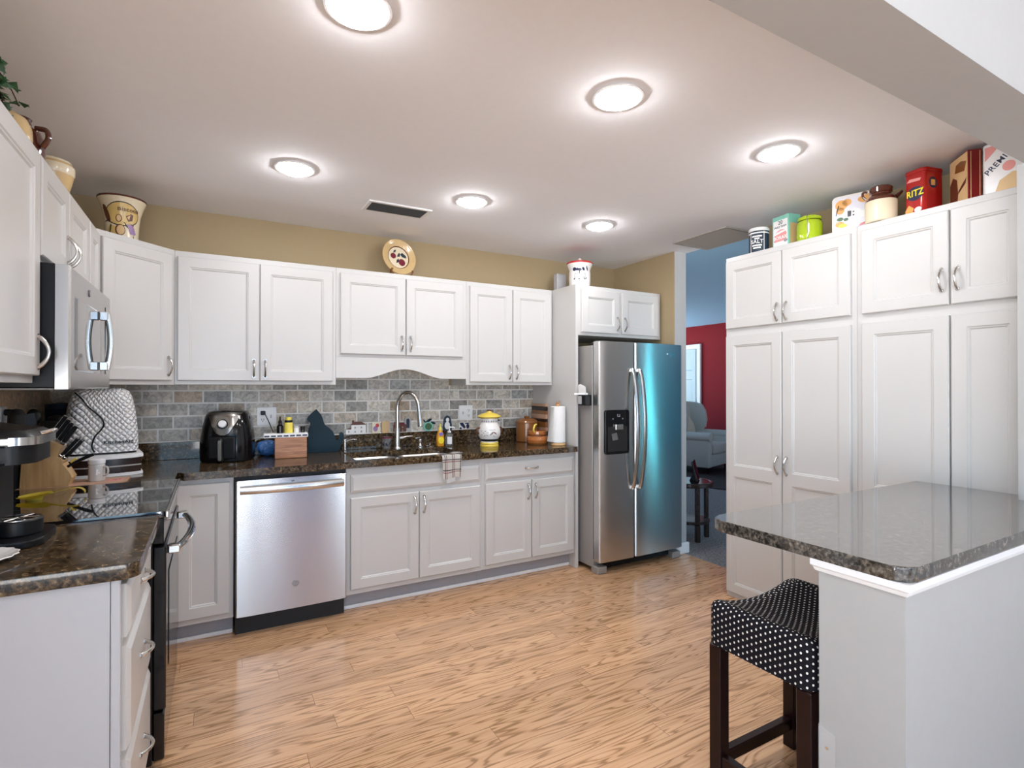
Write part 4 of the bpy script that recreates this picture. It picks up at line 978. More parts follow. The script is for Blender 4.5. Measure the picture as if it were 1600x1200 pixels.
G5 = 'small bottles on the pill organizer'
vial('medicine_bottle', 'black dropper bottle on the pill organizer, beside the outlet', 'bottle', 1.172, -0.235, [(0, 0), (0.020, 0), (0.020, 0.045), (0.010, 0.056), (0.010, 0.060), (0, 0.060)], 'black_gloss', [(0, 0.060), (0.011, 0.060), (0.011, 0.075), (0.006, 0.080), (0.004, 0.105), (0, 0.106)], 'black_plastic', group=G5)
vial('medicine_bottle', 'yellow bottle with a black band on the pill organizer', 'bottle', 1.222, -0.225, [(0, 0), (0.027, 0), (0.027, 0.058), (0.022, 0.066), (0, 0.066)], 'yellow_plastic', [(0, 0.080), (0.019, 0.080), (0.020, 0.098), (0, 0.100)], 'yellow_plastic', lambda r: L(r).lathe([(0.018, 0.066), (0.024, 0.066), (0.024, 0.080), (0.018, 0.080)]).build('band', 'black_plastic', r), group=G5)
vial('medicine_bottle', 'low white tub on the pill organizer', 'bottle', 1.268, -0.235, [(0, 0), (0.015, 0), (0.015, 0.030), (0, 0.030)], 'white_plastic', [(0, 0.030), (0.016, 0.030), (0.016, 0.042), (0, 0.043)], 'panel_grey', group=G5)
vial('medicine_bottle', 'short black-capped bottle at the right end of the pill organizer', 'bottle', 1.305, -0.235, [(0, 0), (0.013, 0), (0.013, 0.016), (0, 0.016)], 'black_gloss', [(0, 0.016), (0.0145, 0.016), (0.0145, 0.038), (0, 0.038)], 'black_plastic', group=G5)

# cat silhouette
cat = [(-0.116, 0.0), (0.085, 0.0), (0.10, 0.012), (0.108, 0.05), (0.118, 0.07), (0.128, 0.10), (0.126, 0.122), (0.112, 0.135), (0.098, 0.128), (0.094, 0.108), (0.092, 0.085), (0.078, 0.075), (0.070, 0.105), (0.055, 0.14), (0.030, 0.165), (0.005, 0.182), (-0.005, 0.20), (-0.012, 0.235), (-0.025, 0.262), (-0.045, 0.282), (-0.052, 0.296), (-0.060, 0.284), (-0.082, 0.268), (-0.102, 0.246), (-0.112, 0.228), (-0.104, 0.214), (-0.090, 0.205), (-0.088, 0.188), (-0.100, 0.165), (-0.106, 0.12), (-0.104, 0.05)]
r = root('cat_figure', 'dark blue wooden cat silhouette sitting on the counter', 'ornament', (1.466, -0.075, ZC), R(-8))
T = MW[r]
m = MB(T).prism(cat, (0, 0.01, 0.0), X_, Z_, V((0, -0.02, 0)), bev=0.002); m.build('silhouette', 'dark_teal', r)

# ornaments standing on the upstand ledge
ZL = 1.0215
def house(label, x, w, h, wall, roofm, wing=True, y=-0.0165, rows=2, cols=2, base=False):
    r = root('house_ornament', label, 'ornament', (x, y, ZL))
    d = 0.008
    m = L(r).box(-w / 2 + (w * 0.26 if wing else 0), w / 2, -d, d * 0.6, 0.0, h * 0.66)
    if wing: m.box(-w / 2, -w / 2 + w * 0.26, -d, d * 0.6, 0.0, h * 0.36)
    m.build('wall_block', wall, r)
    x0 = -w / 2 + (w * 0.26 if wing else 0); x1 = w / 2
    m = L(r).prism([(x0 - 0.003, h * 0.66), (x1 + 0.003, h * 0.66), (x1 - w * 0.22, h * 0.90), (x0 + w * 0.14, h * 0.90)], (0, d * 0.6, 0), X_, Z_, V((0, -d * 1.7, 0)))
    if wing: m.prism([(-w / 2 - 0.002, h * 0.36), (x0, h * 0.36), (x0, h * 0.47)], (0, d * 0.6, 0), X_, Z_, V((0, -d * 1.7, 0)))
    m.box(x0 + w * 0.06, x0 + w * 0.15, -d * 0.5, d * 0.4, h * 0.7, h)
    m.build('roof', roofm, r)
    m = L(r)
    for i in range(rows):
        for j in range(cols):
            cx = x0 + (x1 - x0) * (j + 0.6) / (cols + 0.3); cz = h * (0.18 + 0.30 * i)
            m.box(cx - w * 0.04, cx + w * 0.04, -d - 0.0008, -d, cz - h * 0.06, cz + h * (0.06 if (i or j != cols - 1) else 0.08))
    if wing: m.box(-w / 2 + w * 0.10, -w / 2 + w * 0.17, -d - 0.0008, -d, h * 0.14, h * 0.26)
    m.build('window_print', 'grey_print', r)
    if base: L(r).box(-w / 2 - 0.01, w / 2 + 0.01, -d - 0.001, d * 0.6, -0.0, 0.004).build('base_strip', 'white_ceramic', r)
    return r
house('white house ornament with a brown roof on the splashback ledge', 1.690, 0.138, 0.100, 'white_ceramic', 'brown_print')
r = root('picture_tile', 'small printed tile with a red and lilac picture on the ledge', 'ornament', (1.835, -0.0165, ZL))
L(r).box(-0.030, 0.030, -0.004, 0.004, 0, 0.082, 0.001).build('tile_body', 'cream_ceramic', r)
m = L(r); patch(m, ell(-0.005, 0.034, 0.017, 0.020), (0, -0.004, 0), X_, Z_); m.build('lilac_print', 'lavender_print', r)
m = L(r); patch(m, ell(0.008, 0.058, 0.013, 0.014), (0, -0.0046, 0), X_, Z_); m.build('red_patch', 'red_print', r)
r = root('snack_box', 'low pale box leaning on the tile behind the faucet', 'box', (1.905, -0.014, ZL))
L(r).box(-0.028, 0.028, -0.006, 0.003, 0, 0.086, 0.001).build('box_body', 'tan_print', r)
house('dark red house ornament behind the faucet', 2.012, 0.095, 0.080, 'brown_print', 'plum_print', wing=False, base=True)
r = root('arch_ornament', 'arched blue and grey ornament on the ledge right of the faucet', 'ornament', (2.072, -0.016, ZL))
ap = [(-0.026, 0), (0.026, 0)] + [(0.026 * math.cos(a), 0.088 + 0.028 * math.sin(a)) for a in [PI * i / 14 for i in range(15)]]
L(r).prism(ap, (0, 0.004, 0), X_, Z_, V((0, -0.010, 0)), bev=0.001).build('arch_body', 'grey_paint', r)
m = L(r); patch(m, [(-0.013, 0.03), (0.013, 0.03), (0.013, 0.086)] + [(0.013 * math.cos(a), 0.086 + 0.015 * math.sin(a)) for a in [PI * i / 10 for i in range(1, 10)]] + [(-0.013, 0.086)], (0, -0.006, 0), X_, Z_); m.build('opening_print', 'navy_print', r)
r = root('apple_ornament', 'green apple-shaped ornament with leaves on the ledge behind the orange bottle', 'ornament', (2.232, -0.016, ZL))
L(r).prism(ell(0, 0.036, 0.040, 0.036, 28), (0, 0.003, 0), X_, Z_, V((0, -0.009, 0)), bev=0.002).build('apple_body', 'teal_print', r)
m = L(r); patch(m, ell(0.002, 0.036, 0.028, 0.026, 24), (0, -0.006, 0), X_, Z_); m.build('center_print', 'green_print', r)
L(r).prism(ell(0.006, 0.080, 0.028, 0.009, 16, 0.5), (0, 0.003, 0), X_, Z_, V((0, -0.006, 0))).prism(ell(0.042, 0.062, 0.020, 0.009, 16, -0.3), (0, 0.003, 0), X_, Z_, V((0, -0.006, 0))).prism(ell(-0.028, 0.078, 0.014, 0.005, 12, 2.2), (0, 0.003, 0), X_, Z_, V((0, -0.006, 0))).build('leaf', 'dark_teal', r)
r = root('bird_ornament', 'black and white bird ornament on the ledge behind the clear soap bottle', 'ornament', (2.390, -0.016, ZL))
L(r).prism([(-0.036, 0), (0.036, 0), (0.038, 0.03), (0.030, 0.065), (0.030, 0.085), (0.018, 0.108), (0, 0.116), (-0.020, 0.106), (-0.030, 0.085), (-0.030, 0.06), (-0.038, 0.03)], (0, 0.003, 0), X_, Z_, V((0, -0.009, 0)), bev=0.001).build('bird_body', 'navy_paint', r)
m = L(r); patch(m, ell(0.0, 0.082, 0.014, 0.016), (0, -0.006, 0), X_, Z_); patch(m, ell(-0.002, 0.038, 0.022, 0.030), (0, -0.006, 0), X_, Z_); m.build('white_patch', 'white_print', r)
r = root('cow_ornament', 'small black and white patterned ornament below the right outlet', 'ornament', (2.532, -0.016, ZL))
L(r).box(-0.045, 0.045, -0.006, 0.003, 0, 0.058, 0.002).build('ornament_body', 'white_ceramic', r)
m = L(r); patch(m, [(-0.04, 0.055), (-0.01, 0.055), (0.012, 0.02), (0.0, 0.008), (-0.03, 0.035)], (0, -0.006, 0), X_, Z_); patch(m, ell(0.030, 0.026, 0.013, 0.020), (0, -0.006, 0), X_, Z_); patch(m, [(0.005, 0.052), (0.042, 0.054), (0.040, 0.046), (0.01, 0.045)], (0, -0.006, 0), X_, Z_); patch(m, ell(-0.032, 0.012, 0.010, 0.008), (0, -0.006, 0), X_, Z_); m.build('black_patch', 'navy_print', r)
house('long low house ornament with a dark roof right of the cookie jar', 2.800, 0.100, 0.088, 'white_ceramic', 'black_print', wing=False, cols=5, rows=2)

# at the sink
r = root('drinking_glass', 'clear etched glass tumbler standing behind the sink', 'glass', (1.888, -0.110, ZC))
L(r).lathe([(0, 0.0), (0.024, 0), (0.026, 0.004), (0.037, 0.088), (0.035, 0.088), (0.0235, 0.008), (0, 0.007)], n=28).build('tumbler', 'clear_plastic', r)
m = L(r); pr = [(0.026, 0.004), (0.037, 0.088)]
for i in range(7):
    a = i * 0.9; wrap_patch(m, ell(0, 0, 0.006, 0.014, 10, 0.4 * (-1) ** i), 1.888 * 0, 0, prof_r(pr), a - 1.9, 0.035 + 0.012 * (i % 2), 0.0006)
m.build('etched_print', 'navy_print', r)
L(r).lathe([(0.0362, 0.080), (0.0372, 0.080), (0.0378, 0.089), (0.0368, 0.089)], n=28).build('rim_band', 'plum_print', r)
r = root('dish_soap_bottle', 'orange dish soap bottle behind the sink', 'bottle', (2.292, -0.115, ZC))
loft(MW[r], [sect(0.050, 0.034, 0.014, 0), sect(0.058, 0.040, 0.016, 0.004), sect(0.062, 0.042, 0.018, 0.05), sect(0.056, 0.040, 0.018, 0.085), sect(0.034, 0.030, 0.013, 0.112), sect(0.022, 0.022, 0.010, 0.120)]).build('bottle_body', 'orange_soap', r)
L(r).lathe([(0, 0.120), (0.013, 0.120), (0.013, 0.136), (0.006, 0.142), (0.005, 0.168), (0, 0.169)], n=16).build('cap', 'yellow_plastic', r)
m = L(r); patch(m, ell(0, 0.092, 0.017, 0.013), (0, -0.0208, 0), X_, Z_); m.build('label_print', 'purple_label', r)
m = L(r); patch(m, ell(0, 0.045, 0.022, 0.026), (0, -0.0212, 0), X_, Z_); m.build('front_label', 'yellow_print', r)
r = root('soap_bottle', 'clear pump bottle with a white label behind the sink', 'bottle', (2.362, -0.125, ZC))
L(r).lathe([(0, 0), (0.026, 0), (0.029, 0.004), (0.029, 0.075), (0.018, 0.095), (0.012, 0.10), (0, 0.10)], n=24).build('bottle_body', 'clear_plastic', r)
L(r).lathe([(0, 0.1), (0.014, 0.1), (0.014, 0.112), (0.005, 0.114), (0.005, 0.135), (0.010, 0.137), (0.010, 0.146), (0, 0.147)], n=16).tube([(0, 0, 0.141), (0.03, -0.012, 0.139), (0.036, -0.015, 0.132)], 0.005, 8).build('pump', 'white_plastic', r)
m = L(r); wrap_patch(m, [(-0.018, 0.015), (0.018, 0.015), (0.018, 0.07), (-0.018, 0.07)], 0, 0, prof_r([(0.029, 0), (0.029, 0.1)]), -PI / 2 - 0.3, 0, 0.0006); m.build('front_label', 'white_print', r)
tag(MB(Matrix.Translation((1.916, -0.500, 0.8745)) @ Matrix.Rotation(0.3, 4, 'Z')).box(-0.035, 0.045, -0.022, 0.022, 0.0, 0.026, 0.006, 2).build('sponge', 'yellow_glaze'), 'yellow sponge lying on the sink divider', 'sponge')
# checked towel hung over the counter edge into the sink
P_, U_ = [], []
path = [(-0.565 + 0.012, 0.86), (-0.567, 0.905), (-0.575, 0.9165), (-0.60, 0.9175), (-0.630, 0.9175), (-0.648, 0.914), (-0.6515, 0.90), (-0.652, 0.87), (-0.650, 0.84), (-0.648, 0.80), (-0.647, 0.775), (-0.646, 0.765)]
s_ = 0; acc = [0]
for (a, b), (c, d) in zip(path, path[1:]): s_ += math.hypot(c - a, d - b); acc.append(s_)
for i, (y, z) in enumerate(path):
    rw, ru = [], []; t = i / (len(path) - 1); hw = 0.073 - 0.012 * t
    for j in range(21):
        k = j / 20 * 2 - 1; w_ = 0.004 * math.sin(k * 7 + 0.6) * t
        rw.append((2.158 + 0.006 * t + hw * k, y - abs(w_) - 0.002 * t, z + (0.006 * math.sin(k * 3) * t if i > 8 else 0))); ru.append((0.08 + k * 0.075, acc[i]))
    P_.append(rw); U_.append(ru)
r = root('dish_towel', 'white checked towel hanging over the sink edge', 'towel', (2.16, -0.63, ZC))
MB().sheet(P_, 0.0028, U_).build('cloth', 'check_cloth', r)
P2 = [[(x, y + 0.004, z - 0.004 - 0.022 * max(0, (i - 8) / 3)) for x, y, z in row[4:15]] for i, row in enumerate(P_) if i >= 8]
MB().sheet(P2, 0.002, [[(0.3, 0.3)] * 11] * len(P2)).build('inner_fold', 'paper', r)

# cookie jar
r = root('cookie_jar', 'cream pottery cookie jar with a yellow lid', 'jar', (2.612, -0.300, ZC))
cj = [(0.0, 0.0), (0.068, 0.0), (0.070, 0.010), (0.064, 0.016), (0.068, 0.022), (0.066, 0.034), (0.060, 0.040), (0.066, 0.050), (0.083, 0.080), (0.087, 0.105), (0.083, 0.135), (0.070, 0.165), (0.064, 0.178), (0.066, 0.200), (0.064, 0.210), (0.0, 0.210)]
L(r).lathe(cj, n=40).build('jar_body', 'white_ceramic', r)
L(r).lathe([(0.0705, 0.0), (0.0715, 0.010), (0.066, 0.016), (0.0695, 0.022), (0.0675, 0.034)], n=40).build('foot_band', 'yellow_glaze', r)
L(r).lathe([(0.0615, 0.0405), (0.0665, 0.0505), (0.071, 0.058)], n=40).build('dark_band', 'black_print', r)
L(r).lathe([(0, 0.211), (0.070, 0.211), (0.088, 0.222), (0.086, 0.230), (0.062, 0.243), (0.035, 0.252), (0.018, 0.255), (0.018, 0.268), (0.0, 0.270)], n=40).build('lid', 'yellow_glaze', r)
L(r).lathe([(0, 0.266), (0.019, 0.264), (0.020, 0.272), (0, 0.276)], n=20).build('lid_knob', 'brown_print', r)
rf = prof_r(cj); a0 = math.atan2(-3.56, -1.8)
m = L(r)
for dx, dz, a in ((-0.06, 0.118, 0.5), (-0.045, 0.105, -0.6), (-0.03, 0.118, 0.4), (-0.058, 0.092, -0.4), (-0.035, 0.085, 0.7), (-0.015, 0.088, -0.5), (0.02, 0.100, 0.3), (0.035, 0.082, -0.7), (-0.012, 0.108, 0.2)): wrap_patch(m, ell(dx, dz, 0.008, 0.003, 10, a), 0, 0, rf, a0, 0)
for i in range(9): wrap_patch(m, rrect(0.012, 0.012, 0.002, cx=-0.075 + i * 0.018, cy=0.190), 0, 0, rf, a0, 0)
m.build('leaf_print', 'grey_print', r)
m = L(r); wrap_patch(m, ell(0.02, 0.102, 0.018, 0.004, 12, 0.7), 0, 0, rf, a0, 0); wrap_patch(m, ell(0.045, 0.105, 0.016, 0.004, 12, -0.6), 0, 0, rf, a0, 0); m.build('fruit_print', 'brown_print', r)
m = L(r)
for i in range(6): wrap_patch(m, rrect(0.003, 0.010, 0.001, cx=0.006 + i * 0.008, cy=0.128), 0, 0, rf, a0, 0)
m.build('script_print', 'grey_print', r)
m = L(r)
for s_ in (-1, 1):
    m.tube([(s_ * 0.078, 0, 0.14), (s_ * 0.100, 0, 0.135), (s_ * 0.104, 0, 0.115), (s_ * 0.085, 0, 0.098)], 0.007, 10)
m.build('side_handle', 'brown_print', r)

# wooden canister, tall slatted tin, copper pot, paper towels
r = root('canister', 'round brown canister with a knobbed lid by the refrigerator panel', 'canister', (3.047, -0.122, ZC))
L(r).lathe([(0, 0), (0.086, 0), (0.090, 0.004), (0.090, 0.150), (0, 0.150)], n=40).build('canister_body', 'brown_canister', r)
L(r).lathe([(0, 0.1505), (0.0925, 0.1505), (0.093, 0.158), (0.088, 0.168), (0.060, 0.186), (0.028, 0.192), (0.0, 0.192)], n=40).build('lid', 'brown_canister', r)
L(r).lathe([(0, 0.192), (0.020, 0.192), (0.024, 0.202), (0.018, 0.208), (0, 0.209)], n=24).build('knob', 'brown_canister', r)
r = root('striped_board', 'striped wooden serving board standing against the refrigerator panel', 'board', (3.162, -0.13, ZC))
bz = [0.0, 0.045, 0.085, 0.115, 0.16, 0.185, 0.22, 0.25, 0.285, 0.305]
m = L(r)
for i, (a, b) in enumerate(zip(bz, bz[1:])):
    m.mi = i % 3; m.box(-0.011, 0.011, -0.112, 0.100, a + 0.0004, b)
m.build('board', ['brown_canister', 'dark_wood', 'pink_wood'], r)
r = root('lidded_pot', 'low shiny amber-brown pot on the counter beside the paper towels', 'pot', (3.015, -0.335, ZC))
L(r).lathe([(0, 0), (0.072, 0), (0.082, 0.012), (0.088, 0.035), (0.083, 0.055), (0.072, 0.064), (0.068, 0.068), (0.074, 0.080), (0.074, 0.100), (0.068, 0.104), (0.0, 0.104)], n=40).build('pot_body', 'amber_wood', r)
L(r).lathe([(0.071, 0.0645), (0.0735, 0.0645), (0.0735, 0.0715), (0.071, 0.0715)], n=40).build('band', 'brown_print', r)
L(r).tube([(-0.055, -0.045, 0.095), (-0.068, -0.055, 0.12), (-0.050, -0.045, 0.150), (-0.03, -0.035, 0.155)], 0.007, 10).build('handle', 'yellow_glaze', r)
r = root('paper_towel_holder', 'wooden paper towel holder with a full white roll', 'paper towels', (3.105, -0.490, ZC))
L(r).lathe([(0, 0), (0.056, 0), (0.058, 0.006), (0.054, 0.020), (0.0, 0.020)], n=32).build('base', 'light_wood', r)
L(r).lathe([(0, 0.020), (0.008, 0.020), (0.008, 0.315), (0.0, 0.315)], n=12).build('dowel', 'light_wood', r)
L(r).tube([(-0.012, 0, 0.300), (-0.012, 0, 0.332)], 0.004, 8).tube([(0.010, 0, 0.300), (0.010, 0, 0.336)], 0.004, 8).tube([(-0.012, 0, 0.318), (0.010, 0, 0.318)], 0.003, 8).build('finial', 'copper', r)
m = L(r).lathe([(0.0, 0.0225), (0.055, 0.0225), (0.0565, 0.026), (0.0565, 0.292), (0.055, 0.295), (0.0, 0.295)], n=48)
rl = m.build('towel_roll', 'paper', r)
a = math.atan2(-3.4, -2.3) - 0.55; P_ = []
for i in range(9):
    t = i / 8; z = 0.293 - 0.262 * t
    P_.append([((0.0575 + 0.012 * t * k + 0.018 * t * t) * math.cos(a - 0.75 * k), (0.0575 + 0.012 * t * k + 0.018 * t * t) * math.sin(a - 0.75 * k), z) for k in [j / 6 for j in range(7)]])
L(r).sheet(P_, 0.001).build('loose_sheet', 'paper', rl)

# ================================================================== left counter
def frame_m(o, d, side):
    """matrix with local z along d and local y along side"""
    z = V(d).normalized(); y = V(side); y = (y - z * y.dot(z)).normalized(); x = y.cross(z)
    return Matrix(((x.x, y.x, z.x, o[0]), (x.y, y.y, z.y, o[1]), (x.z, y.z, z.z, o[2]), (0, 0, 0, 1)))
# cutting board under the knife block and the mug
r = root('cutting_board', 'pinkish wooden cutting board under the knife block and glass mug', 'cutting board', (0.27, -0.76, ZC))
MB().prism([(0.075, -0.868), (0.415, -0.868), (0.455, -0.800), (0.455, -0.685), (0.075, -0.685)], (0, 0, ZC + 0.0003), X_, Y_, Z_ * 0.0095, bev=0.002).build('board', 'pink_wood', r)
ZB = ZC + 0.010
# knife block
r = root('knife_block', 'pale wooden knife block on the cutting board', 'knife block', (0.17, -0.82, ZB))
prof = [(.087, ZB + .0003), (.250, ZB + .0003), (.265, .959), (.252, .985), (.228, 1.021), (.236, 1.034), (.208, 1.053), (.230, 1.101), (.165, 1.135), (.157, 1.125), (.147, 1.043), (.093, 1.036)]
MB().prism(prof, (0, -0.772, 0), X_, Z_, V((0, -0.092, 0)), bev=0.002).build('block_body', 'block_wood', r)
def knife(label, o, d, ln, w, th, steelrow, group):
    T = frame_m(o, d, (0, 1, 0)); r = bpy.data.objects.new('kitchen_knife', None); COL.objects.link(r); r.location = o; r.empty_display_size = .05
    MW[r] = Matrix.Translation(V(o)); tag(r, label, 'knife', group)
    b = MB(T).box(-w / 2, w / 2, -th / 2, th / 2, 0.012, ln, 0.003)
    b.build('grip', 'black_plastic', r)
    MB(T).box(-w / 2 - 0.0005, w / 2 + 0.0005, -th * 0.5 - 0.0005, th * 0.5 + 0.0005, 0.0005, 0.0118, 0.001).build('bolster', 'knife_steel', r)
    if steelrow:
        MB(T).box(-w / 2 - 0.0022, -w / 2 - 0.0002, -th * 0.30, th * 0.30, 0.012, ln).build('tang', 'knife_steel', r)
        MB(T).box(-w / 2 - 0.002, w / 2 + 0.003, -th * 0.52, th * 0.52, ln + 0.0002, ln + 0.005, 0.001).build('butt_cap', 'knife_steel', r)
big = 'large knives in the knife block'; small = 'steak knives in the knife block'
dirn = (0.050, 0.0, 0.080)
nm = ['first', 'second', 'third', 'fourth']
for i in range(4):
    t = 0.10 + 0.27 * i
    o = V((.165 + .065 * t, -0.790 - 0.062 * t, 1.135 - .034 * t)) + V(dirn).normalized() * 0.001
    knife('%s large black-handled knife from the top of the knife block' % nm[i], o, dirn, 0.108 - 0.006 * i, 0.0175, 0.015, True, big)
d2 = (0.066, 0.0, 0.082)
for row, (y, rn) in enumerate(((-0.845, 'front'), (-0.815, 'back'))):
    for i in range(2):
        o = V((.208 + .028 * (0.25 + 0.5 * i), y, 1.053 - .019 * (0.25 + 0.5 * i))) + V(d2).normalized() * 0.001
        knife('%s slim black steak knife below the large knives, %s row' % (nm[i], rn), o, d2, 0.105, 0.012, 0.011, False, small)
r = root('kitchen_shears', 'black-handled tool in the lowest slot of the knife block', 'shears', (0.241, -0.83, 1.003))
T = frame_m((0.2415, -0.83, 1.004), (0.087, -0.0, 0.057), (0, 1, 0))
MB(T).tube([(0, 0, 0.0), (0, 0, 0.03), (0.004, 0, 0.075), (0.010, 0, 0.105)], [0.006, 0.007, 0.008, 0.006], 10).build('grip', 'black_plastic', r)
MB(T).tube([(-0.008, 0, 0.02), (-0.014, 0, 0.03), (-0.012, 0, 0.045)], 0.005, 8).build('finger_loop', 'yellow_glaze', r)
# mug
r = root('glass_mug', 'frosted glass mug with a white lid on the cutting board', 'mug', (0.335, -0.765, ZB))
L(r).lathe([(0, 0.0003), (0.030, 0.0003), (0.032, 0.004), (0.032, 0.072), (0.029, 0.078), (0.027, 0.076), (0.029, 0.008), (0, 0.008)], n=32).build('mug_body', 'frost_glass', r)
L(r).lathe([(0, 0.0785), (0.032, 0.0785), (0.033, 0.081), (0.033, 0.099), (0.030, 0.101), (0, 0.101)], n=32).build('lid', 'white_plastic', r)
hd = V((0.872, -0.489, 0))
L(r).tube([hd * 0.0315 + Z_ * 0.064, hd * 0.046 + Z_ * 0.064, hd * 0.052 + Z_ * 0.052, hd * 0.051 + Z_ * 0.036, hd * 0.042 + Z_ * 0.026, hd * 0.0315 + Z_ * 0.026], 0.0045, 10).build('handle', 'frost_glass', r)
m = L(r)
a0 = math.atan2(-3.1, 0.47)
for p in ([(-0.004, 0.03), (0.003, 0.03), (0.006, 0.055), (-0.002, 0.058)], [(0.006, 0.035), (0.012, 0.036), (0.010, 0.044), (0.005, 0.043)]): wrap_patch(m, p, 0, 0, prof_r([(0.032, 0), (0.032, 0.1)]), a0, 0)
m.build('mug_print', 'white_print', r)
r = root('serving_cloth', 'small pink and dark printed cloth scrap on the cutting board right of the mug', 'cloth', (0.40, -0.79, ZB))
L(r).prism([(-0.022, -0.020), (0.03, -0.010), (0.036, 0.025), (-0.015, 0.030)], (0, 0, 0.0003), X_, Y_, Z_ * 0.002).build('cloth', 'pink_print', r)
m = L(r); patch(m, [(0.0, -0.008), (0.018, -0.002), (0.012, 0.008)], (0, 0, 0.0024), X_, Y_); patch(m, [(0.02, 0.006), (0.03, 0.008), (0.024, 0.018)], (0, 0, 0.0024), X_, Y_); m.build('cloth_print', 'black_print', r)
# two-tier stand with the covered stand mixer
r = root('appliance_stand', 'white-topped dark storage drawer under the covered mixer', 'stand', (0.315, -0.455, ZC), R(10))
def rf_shape(w, d, bow): return [(-w / 2, d / 2), (-w / 2, -d / 2 + 0.02)] + [(w / 2 * (k / 8), -d / 2 - bow * (1 - (k / 8) ** 2)) for k in range(-8, 9)] + [(w / 2, -d / 2 + 0.02), (w / 2, d / 2)]
L(r).prism(rf_shape(0.315, 0.24, 0.030), (0, 0, 0.0003), X_, Y_, Z_ * 0.014, bev=0.003).build('base', 'white_plastic', r)
L(r).prism(rf_shape(0.300, 0.225, 0.028), (0, 0, 0.0145), X_, Y_, Z_ * 0.072).build('drawer_body', 'dark_wood', r)
L(r).prism(rf_shape(0.302, 0.229, 0.0285), (0, 0, 0.046), X_, Y_, Z_ * 0.006).build('band', 'vent_grey', r)
L(r).prism(rf_shape(0.318, 0.245, 0.032), (0, 0, 0.087), X_, Y_, Z_ * 0.019, bev=0.005).build('tray_top', 'white_plastic', r)
ZS = ZC + 0.1065
r = root('stand_mixer', 'stand mixer under a white quilted cover with black piping', 'mixer', (0.305, -0.445, ZS), R(12))
P_, U_ = [], []
secs = [(0.000, 0.296, 0.215, 0.050, 0), (0.02, 0.300, 0.220, 0.052, 0), (0.08, 0.298, 0.222, 0.055, 0), (0.15, 0.288, 0.220, 0.06, 0.0), (0.22, 0.272, 0.215, 0.06, 0.002), (0.275, 0.252, 0.205, 0.06, 0.004), (0.305, 0.226, 0.190, 0.055, 0.008), (0.322, 0.18, 0.15, 0.045, 0.012), (0.328, 0.09, 0.08, 0.03, 0.014), (0.329, 0.005, 0.005, 0.002, 0.014)]
acc = 0; pv = None
for z, w, d, q, yo in secs:
    pts = rrect(w, d, q, 7, 0, yo); pts.append(pts[0])
    if pv is not None: acc += math.hypot(z - pv[0], (pv[1] - w) / 2)
    pv = (z, w)
    a = 0; us = [(0, acc)]
    for (x0, y0), (x1, y1) in zip(rrect(0.3, 0.22, 0.05, 7), (rrect(0.3, 0.22, 0.05, 7) + rrect(0.3, 0.22, 0.05, 7)[:1])[1:]):
        a += math.hypot(x1 - x0, y1 - y0); us.append((a, acc))
    P_.append([(x, y, z + 0.010) for x, y in pts]); U_.append(us)
m = L(r).sheet(P_, 0, U_); bmesh.ops.remove_doubles(m.bm, verts=m.bm.verts, dist=1e-6)
m.build('quilted_cover', 'quilt', r, angle=60)
L(r).prism(rrect(0.285, 0.205, 0.05, 7), (0, 0, 0.0003), X_, Y_, Z_ * 0.0105).build('mixer_foot', 'black_plastic', r)
def cov(x, z):
    for (za, wa, da, qa, ya), (zb, wb, db, qb, yb) in zip(secs, secs[1:]):
        if za <= z <= zb:
            t = (z - za) / max(1e-6, zb - za); w = wa + (wb - wa) * t; d = da + (db - da) * t; q = qa + (qb - qa) * t; y = ya + (yb - ya) * t; break
    ex = max(0.0, abs(x) - (w / 2 - q)); return y - d / 2 + q - math.sqrt(max(0, q * q - ex * ex))
pp = [(-0.108, 0.300), (-0.085, 0.272), (-0.060, 0.232), (-0.030, 0.200), (-0.006, 0.170), (0.002, 0.138), (-0.014, 0.108), (-0.032, 0.085), (-0.042, 0.055), (-0.044, 0.03), (-0.034, 0.006)]
L(r).tube([(x, cov(x, z) - 0.002, z + 0.010) for x, z in pp], 0.0035, 8).build('piping', 'black_plastic', r)
c0 = MW[r] @ V((0.062, cov(0.062, 0.055) - 0.0022, 0.060)); ux = MW[r].to_3x3() @ X_
lettering('KitchenAid', 0.024, 'black_print', r, c0, ux, Z_, bold=0.0006, sx=1.05, ext=0.001)
# utensil crock in the corner
r = root('utensil_crock', 'black crock of cooking tools behind the knife block', 'crock', (0.115, -0.600, ZC))
L(r).lathe([(0, 0.0003), (0.052, 0.0003), (0.055, 0.004), (0.058, 0.150), (0.054, 0.150), (0.050, 0.010), (0, 0.010)], n=28).build('crock_body', 'black_gloss', r)
UG = 'black cooking tools in the crock'
def tool(label, kind, o, tip, head):
    r = bpy.data.objects.new(kind, None); COL.objects.link(r); r.location = o; r.empty_display_size = .05; MW[r] = Matrix.Translation(V(o)); tag(r, label, 'utensil', UG)
    o, tip = V(o), V(tip); d = (tip - o).normalized()
    MB().tube([o, o.lerp(tip, 0.5), tip], 0.005, 8).build('handle', 'black_plastic', r)
    T = frame_m(tip, d, (0.3, -0.95, 0))
    if head == 'turner': MB(T).prism([(-0.018, 0), (0.018, 0), (0.034, 0.03), (0.036, 0.085), (-0.036, 0.085), (-0.034, 0.03)], (0, 0.002, 0), X_, Z_, V((0, -0.004, 0)), bev=0.001).build('head', 'black_plastic', r)
    elif head == 'ladle': MB(T).ball((0, 0, 0.035), 0.038, 0.028, 0.038).build('head', 'black_gloss', r)
    else: MB(T).ball((0, 0, 0.034), 0.027, 0.008, 0.038).build('head', 'black_plastic', r)
zc = ZC + 0.0125
tool('black slotted turner at the left of the tool crock', 'turner', (0.105, -0.610, zc), (0.062, -0.620, ZC + 0.235), 'turner')
